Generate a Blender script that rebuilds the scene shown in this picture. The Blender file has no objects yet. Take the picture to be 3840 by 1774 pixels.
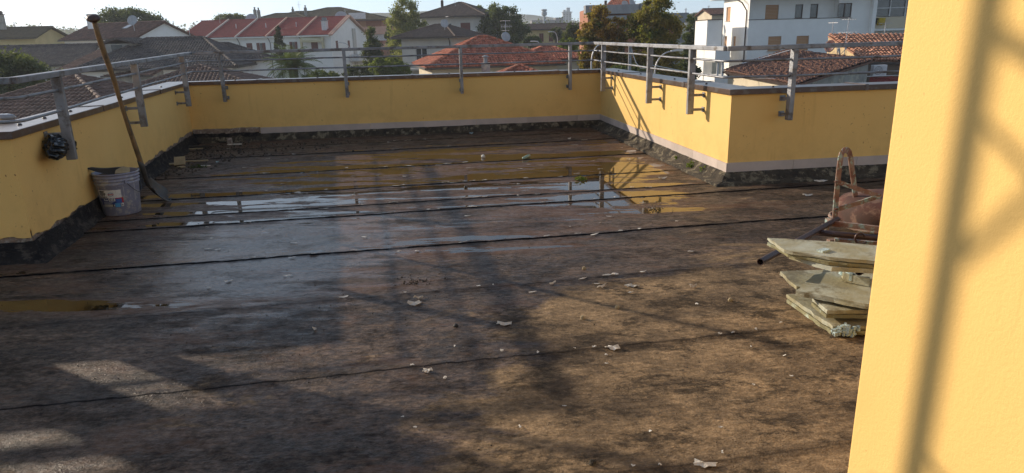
import bpy, math, random
import numpy as np
from mathutils import Vector, Matrix
random.seed(7); RNG = np.random.default_rng(7)
S = bpy.context.scene
COL = S.collection
rad = math.radians

# ------------------------------------------------------------------ camera
F = 2588.0; HC = 1.25
_p, _r = rad(16.108), rad(-1.380)
fw = np.array([0, math.cos(_p), -math.sin(_p)]); rt = np.array([1., 0, 0]); up = np.cross(rt, fw)
R0 = math.cos(_r)*rt + math.sin(_r)*up; R1 = -math.sin(_r)*rt + math.cos(_r)*up
cam = bpy.data.cameras.new('camera'); camo = bpy.data.objects.new('camera', cam); COL.objects.link(camo)
cam.sensor_width = 36; cam.lens = F/3840*36; cam.clip_start = 0.05; cam.clip_end = 20000
M = Matrix.Identity(4)
for i in range(3):
    M[i][0] = R0[i]; M[i][1] = R1[i]; M[i][2] = -fw[i]
M[2][3] = HC
camo.matrix_world = M; S.camera = camo

# ------------------------------------------------------------------ world, sun, exposure
SUN_EL, SUN_AZ = 17.5, -59.0            # azimuth from +Y, negative = to the left
W = bpy.data.worlds.new('World'); S.world = W; W.use_nodes = True
wn = W.node_tree; wn.nodes.clear()
sky = wn.nodes.new('ShaderNodeTexSky'); sky.sky_type = 'NISHITA'; sky.sun_disc = False
sky.sun_elevation = rad(SUN_EL); sky.sun_rotation = rad(SUN_AZ); sky.altitude = 50
sky.air_density = 1.0; sky.dust_density = 0.3; sky.ozone_density = 1.0
bg = wn.nodes.new('ShaderNodeBackground'); bg.inputs[1].default_value = 0.15
wo = wn.nodes.new('ShaderNodeOutputWorld')
wb_ = wn.nodes.new('ShaderNodeMix'); wb_.data_type = 'RGBA'; wb_.blend_type = 'MULTIPLY'; wb_.inputs[0].default_value = 1.0
wb_.inputs[7].default_value = (1.13, .95, .82, 1)          # the camera's warm white balance
# the smog along the horizon has the dimmer, bluer tone of the sky some degrees up: lift the look-up direction
wtc = wn.nodes.new('ShaderNodeTexCoord'); wsx = wn.nodes.new('ShaderNodeSeparateXYZ'); wcx = wn.nodes.new('ShaderNodeCombineXYZ'); wmm = wn.nodes.new('ShaderNodeMath'); wmm.operation = 'MULTIPLY_ADD'
wmm.inputs[1].default_value = .84; wmm.inputs[2].default_value = .20
wn.links.new(wtc.outputs['Generated'], wsx.inputs[0]); wn.links.new(wsx.outputs[2], wmm.inputs[0])
for i_ in (0, 1): wn.links.new(wsx.outputs[i_], wcx.inputs[i_])
wn.links.new(wmm.outputs[0], wcx.inputs[2]); wn.links.new(wcx.outputs[0], sky.inputs[0])
wn.links.new(sky.outputs[0], wb_.inputs[6]); wn.links.new(wb_.outputs[2], bg.inputs[0]); wn.links.new(bg.outputs[0], wo.inputs[0])
sl = bpy.data.lights.new('sun', 'SUN'); sl.energy = 3.1; sl.angle = rad(0.5); sl.color = (1.0, 0.86, 0.68)
so = bpy.data.objects.new('sun', sl); COL.objects.link(so)
sd = Vector((math.sin(rad(SUN_AZ))*math.cos(rad(SUN_EL)), math.cos(rad(SUN_AZ))*math.cos(rad(SUN_EL)), math.sin(rad(SUN_EL))))
so.rotation_euler = sd.to_track_quat('Z', 'Y').to_euler()
S.view_settings.view_transform = 'Standard'; S.view_settings.look = 'None'
S.view_settings.exposure = 0.78; S.view_settings.gamma = 1.0
try:
    S.cycles.max_bounces = 8; S.cycles.diffuse_bounces = 3; S.cycles.glossy_bounces = 3
    S.cycles.volume_bounces = 0; S.cycles.transparent_max_bounces = 12; S.cycles.use_denoising = True
except Exception: pass

# ------------------------------------------------------------------ placing helpers (photo position + distance -> world)
def ray(u, v): return fw + (u-1920)/F*R0 - (v-887)/F*R1
def onz(u, v, z=0.): d = ray(u, v); return np.array([0, 0, HC]) + d*(z-HC)/d[2]
def at(u, v, y): d = ray(u, v); return np.array([0, 0, HC]) + d*y/d[1]
A = np.array([-2.920, 4.052]); B = np.array([-4.163, 9.127]); Cc = np.array([1.299, 9.881])
D = np.array([1.857, 5.837]); E = np.array([5.2, 6.31]); A0 = A + np.array([-.991, -.137])*5.2
GZ = -6.6

# ------------------------------------------------------------------ object helpers
def tag(o, label=None, cat=None, group=None, kind=None):
    if label: o['label'] = label
    if cat: o['category'] = cat
    if group: o['group'] = group
    if kind: o['kind'] = kind
    return o
def empty(name, loc, label=None, cat=None, group=None, rz=0):
    o = bpy.data.objects.new(name, None); COL.objects.link(o); o.location = loc; o.rotation_euler = (0, 0, rz)
    o.empty_display_size = .1
    return tag(o, label, cat, group)
class MB:
    """collects polygons with material index, smooth flag and a per-face tint"""
    def __init__(s): s.v = []; s.f = []; s.t = []; s.n = 0; s.mi = []
    def add(s, vs, fs, tint=None, mi=0):
        vs = np.asarray(vs, float).reshape(-1, 3); s.v.append(vs)
        for f in fs: s.f.append([i+s.n for i in f])
        if tint is None: s.t += [.5]*len(fs)
        elif np.isscalar(tint): s.t += [tint]*len(fs)
        else: s.t += list(tint)
        s.mi += [mi]*len(fs); s.n += len(vs); return s
    def box(s, c, size, rz=0, tint=None, mi=0, M=None):
        x, y, z = np.array(size)/2
        vs = np.array([[a*x, b*y, d*z] for a in (-1, 1) for b in (-1, 1) for d in (-1, 1)])
        if M is not None: vs = vs @ np.array(M).T
        elif rz:
            cc, ss = math.cos(rz), math.sin(rz); vs = vs @ np.array([[cc, ss, 0], [-ss, cc, 0], [0, 0, 1]])
        vs = vs + np.array(c)
        return s.add(vs, [[0, 1, 3, 2], [4, 6, 7, 5], [0, 4, 5, 1], [2, 3, 7, 6], [0, 2, 6, 4], [1, 5, 7, 3]], tint, mi)
    def bar(s, p, q, w, h, upv=(0, 0, 1), tint=None):
        """rectangular bar from p to q"""
        p = np.array(p, float); q = np.array(q, float); d = q-p; L = np.linalg.norm(d); d = d/L
        u = np.array(upv, float)
        if abs(u@d) > .98: u = np.array([1., 0, 0])
        a = np.cross(d, u); a /= np.linalg.norm(a); b = np.cross(a, d)
        vs = [e + a*w/2*i + b*h/2*j for e in (p, q) for i, j in ((-1, -1), (1, -1), (1, 1), (-1, 1))]
        return s.add(vs, [[3, 2, 1, 0], [4, 5, 6, 7], [0, 1, 5, 4], [1, 2, 6, 5], [2, 3, 7, 6], [3, 0, 4, 7]], tint)
    def tube(s, pts, r, n=8, cap=True, tint=None):
        pts = [np.array(p, float) for p in pts]; k = len(pts)
        rs = [r]*k if np.isscalar(r) else list(r)
        vs = []; prev = None
        for i, p in enumerate(pts):
            d = pts[min(i+1, k-1)] - pts[max(i-1, 0)]; d = d/(np.linalg.norm(d)+1e-12)
            if prev is None:
                u = np.array([0, 0, 1.]) if abs(d[2]) < .9 else np.array([1., 0, 0])
                a = np.cross(d, u)
            else: a = prev - d*(prev@d)
            a /= np.linalg.norm(a); b = np.cross(d, a); prev = a
            for j in range(n):
                t = 2*math.pi*j/n; vs.append(p + rs[i]*(a*math.cos(t)+b*math.sin(t)))
        fs = [[i*n+j, i*n+(j+1) % n, (i+1)*n+(j+1) % n, (i+1)*n+j] for i in range(k-1) for j in range(n)]
        if cap: fs += [list(range(n))[::-1], [(k-1)*n+j for j in range(n)]]
        return s.add(vs, fs, tint)
    def lathe(s, prof, c=(0, 0, 0), n=24, tint=None):
        vs = [[c[0]+r*math.cos(2*math.pi*j/n), c[1]+r*math.sin(2*math.pi*j/n), c[2]+z] for r, z in prof for j in range(n)]
        fs = [[i*n+j, i*n+(j+1) % n, (i+1)*n+(j+1) % n, (i+1)*n+j] for i in range(len(prof)-1) for j in range(n)]
        return s.add(vs, fs, tint)
    def poly_slab(s, top, th, tint=None):
        """top: list of 3D points; extruded by the vector th"""
        n = len(top); top = np.array(top, float); bot = top + np.array(th)
        fs = [list(range(n)), [n+i for i in range(n)][::-1]] + [[i, n+i, n+(i+1) % n, (i+1) % n] for i in range(n)]
        return s.add(np.vstack([top, bot]), fs, tint)
    def build(s, name, mats, parent=None, smooth=False, loc=None, fix=True):
        me = bpy.data.meshes.new(name); V = np.vstack(s.v)
        org = np.zeros(3)
        if parent is not None: org = np.array(parent.location)
        elif loc is not None: org = np.array(loc)
        V = V - org
        me.from_pydata(V.tolist(), [], s.f)
        for m in (mats if isinstance(mats, (list, tuple)) else [mats]): me.materials.append(m)
        a = me.attributes.new('tint', 'FLOAT', 'FACE'); a.data.foreach_set('value', np.array(s.t, dtype=np.float32))
        me.polygons.foreach_set('material_index', np.array(s.mi, dtype=np.int32))
        if smooth: me.polygons.foreach_set('use_smooth', np.ones(len(me.polygons), dtype=bool))
        if fix:
            import bmesh
            bm = bmesh.new(); bm.from_mesh(me); bmesh.ops.recalc_face_normals(bm, faces=bm.faces); bm.to_mesh(me); bm.free()
        me.update()
        o = bpy.data.objects.new(name, me); COL.objects.link(o)
        if parent is not None: o.parent = parent
        elif loc is not None: o.location = loc
        return o
def quads_np(name, V, tint, mat, parent=None):
    """V: (n,4,3)"""
    n = len(V); me = bpy.data.meshes.new(name)
    org = np.array(parent.location) if parent is not None else np.zeros(3)
    P = (V.reshape(-1, 3)-org).astype(np.float32)
    me.vertices.add(4*n); me.vertices.foreach_set('co', P.ravel())
    me.loops.add(4*n); me.loops.foreach_set('vertex_index', np.arange(4*n, dtype=np.int32))
    me.polygons.add(n); me.polygons.foreach_set('loop_start', np.arange(0, 4*n, 4, dtype=np.int32))
    try: me.polygons.foreach_set('loop_total', np.full(n, 4, dtype=np.int32))
    except Exception: pass
    me.materials.append(mat)
    a = me.attributes.new('tint', 'FLOAT', 'FACE'); a.data.foreach_set('value', np.asarray(tint, dtype=np.float32))
    me.update(calc_edges=True); me.validate()
    o = bpy.data.objects.new(name, me); COL.objects.link(o)
    if parent is not None: o.parent = parent
    return o
def bevel(o, w=.004, seg=2):
    m = o.modifiers.new('bevel', 'BEVEL'); m.width = w; m.segments = seg; m.limit_method = 'ANGLE'; return o

# ------------------------------------------------------------------ materials
def nd(nt, t, **kw):
    n = nt.nodes.new(t)
    for k, v in kw.items(): setattr(n, k, v)
    return n
def newmat(name):
    m = bpy.data.materials.new(name); m.use_nodes = True; nt = m.node_tree
    b = nt.nodes['Principled BSDF']; return m, nt, b
def ramp(nt, fac, stops):
    r = nd(nt, 'ShaderNodeValToRGB'); el = r.color_ramp.elements
    while len(el) < len(stops): el.new(.5)
    for e, (p, c) in zip(el, stops):
        e.position = p; e.color = (c, c, c, 1) if np.isscalar(c) else (*c[:3], 1)
    nt.links.new(fac, r.inputs[0]); return r.outputs[0]
def noise(nt, co, scale, detail=4, rough=.55, dist=0.):
    n = nd(nt, 'ShaderNodeTexNoise'); n.inputs['Scale'].default_value = scale; n.inputs['Detail'].default_value = detail
    n.inputs['Roughness'].default_value = rough; n.inputs['Distortion'].default_value = dist
    nt.links.new(co, n.inputs['Vector']); return n.outputs['Fac']
def mixc(nt, fac, a, b, mode='MIX'):
    m = nd(nt, 'ShaderNodeMix', data_type='RGBA', blend_type=mode)
    for i, x in ((0, fac), (6, a), (7, b)):
        if hasattr(x, 'links') or hasattr(x, 'is_linked'): nt.links.new(x, m.inputs[i])
        elif i == 0: m.inputs[0].default_value = x
        else: m.inputs[i].default_value = (*x, 1)
    return m.outputs[2]
def mth(nt, op, a, b=None, c=None, clamp=False):
    m = nd(nt, 'ShaderNodeMath', operation=op); m.use_clamp = clamp
    for i, x in enumerate((a, b, c)):
        if x is None: continue
        if hasattr(x, 'is_linked'): nt.links.new(x, m.inputs[i])
        else: m.inputs[i].default_value = x
    return m.outputs[0]
def objco(nt, scale=None, rot=None):
    g = nd(nt, 'ShaderNodeNewGeometry'); co = g.outputs['Position']
    if scale or rot:
        mp = nd(nt, 'ShaderNodeMapping'); nt.links.new(co, mp.inputs[0])
        if rot: mp.inputs['Rotation'].default_value = rot
        if scale: mp.inputs['Scale'].default_value = scale
        co = mp.outputs[0]
    return co
def pmat(name, c1, c2=None, scale=4, rough=.7, bump=0., bscale=30, metal=0., tint=0., spec=.5, stretch=None, thr=(.35, .65), c3=None, s3=20, local=False, bdist=.01):
    m, nt, b = newmat(name)
    if local:
        tc = nd(nt, 'ShaderNodeTexCoord'); co = tc.outputs['Object']
    else: co = objco(nt, stretch)
    c2 = c2 or tuple(x*.8 for x in c1)
    f = ramp(nt, noise(nt, co, scale, 5, .6), [(thr[0], 0.), (thr[1], 1.)])
    col = mixc(nt, f, c1, c2)
    if c3:
        f3 = ramp(nt, noise(nt, co, s3, 5, .7), [(.52, 0.), (.62, 1.)]); col = mixc(nt, f3, col, c3)
    if tint:
        at_ = nd(nt, 'ShaderNodeAttribute', attribute_name='tint')
        k = mth(nt, 'MULTIPLY_ADD', at_.outputs['Fac'], 2*tint, 1-tint)
        g = nd(nt, 'ShaderNodeCombineColor')
        for i in range(3): nt.links.new(k, g.inputs[i])
        col = mixc(nt, 1., col, g.outputs[0], 'MULTIPLY')
    nt.links.new(col, b.inputs['Base Color'])
    b.inputs['Roughness'].default_value = rough; b.inputs['Metallic'].default_value = metal
    b.inputs['Specular IOR Level'].default_value = spec
    if bump:
        bn = nd(nt, 'ShaderNodeBump'); bn.inputs['Strength'].default_value = bump; bn.inputs['Distance'].default_value = bdist
        nt.links.new(noise(nt, co, bscale, 5, .65), bn.inputs['Height']); nt.links.new(bn.outputs[0], b.inputs['Normal'])
    return m
def leafmat(name, c1, c2, trans=.35):
    m, nt, b = newmat(name); a = nd(nt, 'ShaderNodeAttribute', attribute_name='tint')
    col = mixc(nt, a.outputs['Fac'], c1, c2); nt.links.new(col, b.inputs['Base Color']); b.inputs['Roughness'].default_value = .6
    b.inputs['Specular IOR Level'].default_value = .25
    t = nd(nt, 'ShaderNodeBsdfTranslucent'); nt.links.new(mixc(nt, .5, col, (.25, .3, .03)), t.inputs[0])
    mx = nd(nt, 'ShaderNodeMixShader'); mx.inputs[0].default_value = trans
    nt.links.new(b.outputs[0], mx.inputs[1]); nt.links.new(t.outputs[0], mx.inputs[2])
    nt.links.new(mx.outputs[0], nt.nodes['Material Output'].inputs[0]); return m

def wall_plaster(name):
    m, nt, b = newmat(name); co = objco(nt)
    n1 = noise(nt, co, 1.3, 4, .6); f = ramp(nt, n1, [(.3, 0.), (.7, 1.)])
    col = mixc(nt, f, (.81, .53, .185), (.77, .495, .165))
    # rain streaks
    cs = objco(nt, (9, 9, .9)); st = ramp(nt, noise(nt, cs, 1.2, 6, .7), [(.6, 0.), (.78, 1.)])
    col = mixc(nt, mth(nt, 'MULTIPLY', st, .5), col, (.55, .33, .10))
    sp = ramp(nt, noise(nt, co, 38, 2, .5), [(.70, 0.), (.73, 1.)])
    gate = ramp(nt, noise(nt, co, 1.9, 2, .5), [(.5, 0.), (.62, 1.)])
    col = mixc(nt, mth(nt, 'MULTIPLY', sp, gate), col, (.3, .14, .05))
    sx = nd(nt, 'ShaderNodeSeparateXYZ'); nt.links.new(objco(nt), sx.inputs[0])
    low = mth(nt, 'SUBTRACT', .62, sx.outputs[2]); low = mth(nt, 'MULTIPLY', low, 1.2, clamp=True)
    dirt = ramp(nt, noise(nt, co, 5, 6, .7), [(.45, 0.), (.8, 1.)])
    col = mixc(nt, mth(nt, 'MULTIPLY', low, dirt), col, (.5, .3, .1))
    nt.links.new(col, b.inputs['Base Color']); b.inputs['Roughness'].default_value = .85; b.inputs['Specular IOR Level'].default_value = .25
    bn = nd(nt, 'ShaderNodeBump'); bn.inputs['Strength'].default_value = .35; bn.inputs['Distance'].default_value = .004
    h = mth(nt, 'ADD', noise(nt, co, 130, 4, .7), mth(nt, 'MULTIPLY', noise(nt, co, 9, 3, .5), .8))
    nt.links.new(h, bn.inputs['Height']); nt.links.new(bn.outputs[0], b.inputs['Normal']); return m

MY = wall_plaster('yellow_plaster')
MCOP = pmat('coping_metal', (.13, .088, .070), (.105, .072, .058), 2.5, .30, .12, 7, metal=.35, c3=(.16, .14, .13), s3=9)
MSKIRT = pmat('skirting_stone', (.56, .46, .40), (.46, .38, .33), 5, .55, .1, 60, tint=.12)
MBIT = pmat('bitumen', (.012, .011, .012), (.028, .025, .023), 9, .75, 1., 35, c3=(.075, .062, .052), s3=11, bdist=.015, stretch=(1, 1, 2), spec=.15)
MROUGH = pmat('broken_plaster', (.32, .24, .18), (.17, .12, .09), 14, .95, 1., 45, c3=(.42, .36, .3), s3=25, bdist=.02)
MCONC = pmat('dirty_concrete', (.085, .066, .042), (.03, .024, .018), 9, .95, 1., 45, c3=(.24, .20, .13), s3=11, bdist=.03)
MGALV = pmat('galvanised_steel', (.30, .31, .33), (.19, .195, .21), 5, .48, .3, 60, metal=.5, c3=(.13, .115, .105), s3=7)
MDARKST = pmat('dark_steel', (.10, .10, .11), (.06, .06, .065), 8, .5, .2, 40, metal=.5)
MWHITE = pmat('white_render', (.86, .85, .82), (.80, .79, .76), 1.2, .85, .1, 8)
MGREY = pmat('grey_render', (.58, .55, .50), (.50, .48, .44), .8, .85, .1, 8)
MCREAM = pmat('cream_render', (.62, .54, .40), (.54, .46, .33), .8, .85, .1, 8)
MYEL = pmat('pale_yellow_render', (.60, .48, .24), (.50, .40, .20), .8, .85)
MORA = pmat('orange_render', (.38, .16, .09), (.32, .13, .075), .8, .85)
MPINK = pmat('pink_render', (.60, .36, .27), (.5, .3, .22), .8, .85)
MCON = pmat('grey_concrete', (.30, .31, .32), (.22, .22, .23), .9, .9, .2, 6, stretch=(1, 1, .3))
MOLDW = pmat('weathered_wall', (.34, .33, .30), (.22, .21, .19), 1.4, .9, .3, 8, c3=(.42, .38, .3), s3=3)
MSHUT = pmat('brown_shutter', (.16, .045, .035), (.12, .035, .028), 4, .6, .3, 40, stretch=(.1, .1, 8))
MSHUT2 = pmat('tan_shutter', (.50, .27, .13), (.44, .23, .11), 3, .6, .3, 30, stretch=(.1, .1, 8))
MGLASS = pmat('window_glass', (.03, .035, .04), (.05, .055, .06), 2, .08, metal=0., spec=.8)
MPIPE = pmat('brown_pipe', (.07, .045, .035), (.05, .03, .025), 6, .4, metal=.3)
MGUT = pmat('gutter_metal', (.09, .075, .065), (.06, .05, .045), 5, .45, metal=.4)
MFRAME = pmat('white_frame', (.65, .65, .65), (.5, .5, .5), 4, .5)
MAWN = pmat('awning_fabric', (.62, .55, .36), (.45, .40, .25), 5, .8, stretch=(8, 8, .1))
MANT = pmat('antenna_metal', (.55, .55, .56), (.35, .35, .36), 12, .4, metal=.4)
MDISH = pmat('dish_paint', (.42, .42, .43), (.34, .34, .35), 5, .5)
MDISHR = pmat('red_dish_paint', (.13, .045, .04), (.10, .035, .03), 5, .5)
def rooft(name, c1, c2, c3=None, tint=.35): return pmat(name, c1, c2, 1.3, .85, .3, 30, tint=tint, c3=c3, s3=5)
RT_DARK = rooft('dark_grey_tiles', (.060, .052, .050), (.10, .075, .065), (.16, .13, .11))
RT_BROWN = rooft('red_brown_tiles', (.15, .065, .045), (.10, .05, .04), (.22, .13, .09))
RT_RED = rooft('deep_red_tiles', (.30, .040, .032), (.25, .036, .030), tint=.15)
RT_ORANGE = rooft('orange_tiles', (.46, .13, .065), (.34, .095, .05), (.48, .22, .13), .4)
RT_OLD = rooft('old_terracotta_tiles', (.15, .07, .045), (.12, .058, .04), (.24, .10, .055), .3)
RT_TERRA = rooft('terracotta_tiles', (.42, .19, .11), (.28, .12, .07), (.5, .28, .18), .28)
RT_MIX = rooft('mottled_brown_tiles', (.17, .10, .075), (.125, .08, .062), (.22, .14, .105), .22)
RT_BLK = rooft('brown_black_tiles', (.12, .080, .062), (.09, .065, .052), tint=.25)
RT_OLIVE = rooft('olive_brown_tiles', (.10, .075, .035), (.07, .055, .03), tint=.25)
M_BARK = pmat('bark', (.10, .075, .055), (.05, .04, .03), 4, .9, .6, 12, stretch=(3, 3, .6))
L_DARK = leafmat('dark_green_leaves', (.018, .035, .014), (.055, .085, .025))
L_MID = leafmat('mid_green_leaves', (.035, .06, .018), (.12, .15, .035))
L_POP = leafmat('poplar_leaves', (.09, .12, .04), (.36, .34, .11), .5)
L_GREYG = leafmat('grey_green_leaves', (.05, .065, .04), (.11, .13, .06))
L_AUT = leafmat('autumn_leaves', (.07, .09, .02), (.42, .20, .04), .5)
L_AUT2 = leafmat('yellow_green_leaves', (.06, .09, .02), (.36, .24, .04), .5)
L_BRIGHT = leafmat('bright_green_leaves', (.05, .09, .02), (.20, .25, .04), .45)
L_PALM = leafmat('palm_leaves', (.04, .08, .025), (.22, .27, .08), .3)
L_CYP = leafmat('cypress_leaves', (.012, .022, .010), (.04, .055, .02), .1)
# ================================================================== TERRACE
_NT = {}
def fnoise(x, y, seed, octv=4, sx=1., sy=1.):
    """smooth value noise for arrays"""
    if seed not in _NT: _NT[seed] = np.random.default_rng(seed).random((256, 256))
    T = _NT[seed]; out = 0; amp = 1; tot = 0
    x = np.asarray(x)*sx; y = np.asarray(y)*sy
    for o in range(octv):
        xi = np.floor(x).astype(int); yi = np.floor(y).astype(int); fx = x-xi; fy = y-yi
        fx = fx*fx*(3-2*fx); fy = fy*fy*(3-2*fy)
        g = lambda i, j: T[(xi+i) % 256, (yi+j) % 256]
        out = out + amp*((g(0, 0)*(1-fx)+g(1, 0)*fx)*(1-fy)+(g(0, 1)*(1-fx)+g(1, 1)*fx)*fy); tot += amp
        amp *= .5; x = x*2+17.3; y = y*2+5.7
    return out/tot
SD = np.array([.985, .172]); SN = np.array([-.172, .985])     # roofing sheets run along SD
SEAMS = [-.75, -1.45, -2.62, -3.62, -4.29, -4.60, -5.53, -6.36, -7.19, -8.02, -9., -10.]
def seam_s(x, y): return (np.asarray(x)-B[0])*SN[0] + (np.asarray(y)-B[1])*SN[1]
def floor_z(x, y):
    s = seam_s(x, y) + .02*(fnoise(x, y, 5, 2, .7, .7)-.5)
    z = .010*(fnoise(x, y, 3, 3, .9, .9)-.5)
    z = z + .006*(fnoise(x, y, 9, 3, 6, 6)-.5)
    for q in SEAMS:
        d = s-q
        z = z + np.where(d > 0, .005*np.exp(-d/.28), 0) + .003*np.exp(-(d/.018)**2)
    return z
def blob(x, y, cx, cy, rx, ry, a=0.):
    c, s_ = math.cos(a), math.sin(a); dx = x-cx; dy = y-cy
    u = (dx*c+dy*s_)/rx; v = (-dx*s_+dy*c)/ry
    return np.exp(-(u*u+v*v))
def wetness(x, y):
    w = 1/(1+np.exp(-(y-(3.35+.50*np.maximum(x, -1.2)+.35*(x > .4)*(x-.4)))/.30))
    w = w*.62
    w = w + .12*blob(x, y, -1.9, 5.6, 2.2, 1.2, .15)  + .34*blob(x, y, 1.05, 5.6, .75, 1.35, -.1)
    w = w + .26*blob(x, y, -.3, 7.2, 2.6, .9, .15) + .25*blob(x, y, -2.35, 3.45, .5, .35)
    w = w - .35*blob(x, y, -3.4, 7.6, .7, .9) - .22*blob(x, y, .9, 4.6, .6, .35)+.12*blob(x, y, 2.3, 5.0, .9, .5)
    w = w - .5*blob(x, y, 1.75, 6.6, .3, 1.4, -.1)
    return np.clip(w, 0, 1)
def dampness(x, y):
    lim = 3.25+.50*np.maximum(x-.2, -3.2)      # dry felt lies right of and nearer than this line
    d = 1/(1+np.exp(-(y-lim)/.22)); d2 = 1/(1+np.exp((x-(-.15+.28*(y-1.8)))/.16))
    return np.clip(np.maximum(d, .80*d2)*(1-.75*blob(x, y, 1.9, 6.6, .35, 1.6, -.1)), 0, 1)
def filmness(x, y):
    return np.clip(1.0*blob(x, y, -1.5, 4.1, .85, .9, .1)+.3*blob(x, y, .1, 4.9, 1.2, .5, .15)+.4*blob(x, y, -1.9, 6.0, 1.3, .7, .15)+.15*blob(x, y, -1.1, 3.0, .7, .4), 0, 1)
def make_floor():
    xs = np.concatenate([np.arange(-8.6, -4.6, .2), np.arange(-4.6, 3.2, .028), np.arange(3.2, 5.6, .1)])
    ys = np.concatenate([np.arange(-4, 1.6, .2), np.arange(1.6, 10.2, .024)])
    X, Y = np.meshgrid(xs, ys); nx, ny = len(xs), len(ys)
    Z = floor_z(X, Y)
    V = np.stack([X, Y, Z], -1).reshape(-1, 3).astype(np.float32)
    i = np.arange(nx-1)[None, :]; j = np.arange(ny-1)[:, None]; a = (j*nx+i)
    Fq = np.stack([a, a+1, a+nx+1, a+nx], -1).reshape(-1, 4)
    cx = V[Fq].mean(1); c2 = cx[:, :2]
    # keep only what lies inside the parapets (plus their thickness)
    def side(p, q): d = (q-p); return d[0]*(c2[:, 1]-p[1]) - d[1]*(c2[:, 0]-p[0])
    ab = side(A, B); bc = side(B, Cc); cd = side(Cc, D); de = side(D, E); a0 = side(A0, A)
    t = .1
    ins = (bc < t*5) & ((cd < t*4) | (de < t*3)) & ((ab < t*5) | (a0 < t*5))
    Fq = Fq[ins]
    me = bpy.data.meshes.new('terrace_floor'); n = len(Fq)
    me.vertices.add(len(V)); me.vertices.foreach_set('co', V.ravel())
    me.loops.add(4*n); me.loops.foreach_set('vertex_index', Fq.astype(np.int32).ravel())
    me.polygons.add(n); me.polygons.foreach_set('loop_start', np.arange(0, 4*n, 4, dtype=np.int32))
    try: me.polygons.foreach_set('loop_total', np.full(n, 4, dtype=np.int32))
    except Exception: pass
    me.polygons.foreach_set('use_smooth', np.ones(n, dtype=bool))
    w = me.attributes.new('wet', 'FLOAT', 'POINT'); w.data.foreach_set('value', wetness(V[:, 0], V[:, 1]).astype(np.float32))
    fl_ = me.attributes.new('film', 'FLOAT', 'POINT'); fl_.data.foreach_set('value', filmness(V[:, 0], V[:, 1]).astype(np.float32))
    dm_ = me.attributes.new('damp', 'FLOAT', 'POINT'); dm_.data.foreach_set('value', dampness(V[:, 0], V[:, 1]).astype(np.float32))
    s = seam_s(V[:, 0], V[:, 1]) + .02*(fnoise(V[:, 0], V[:, 1], 5, 2, .7, .7)-.5)
    d = me.attributes.new('seam_s', 'FLOAT', 'POINT'); d.data.foreach_set('value', s.astype(np.float32))
    me.update(calc_edges=True); me.validate()
    o = bpy.data.objects.new('terrace_floor', me); COL.objects.link(o); me.materials.append(floor_mat()); o['kind'] = 'structure'
    return o
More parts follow.
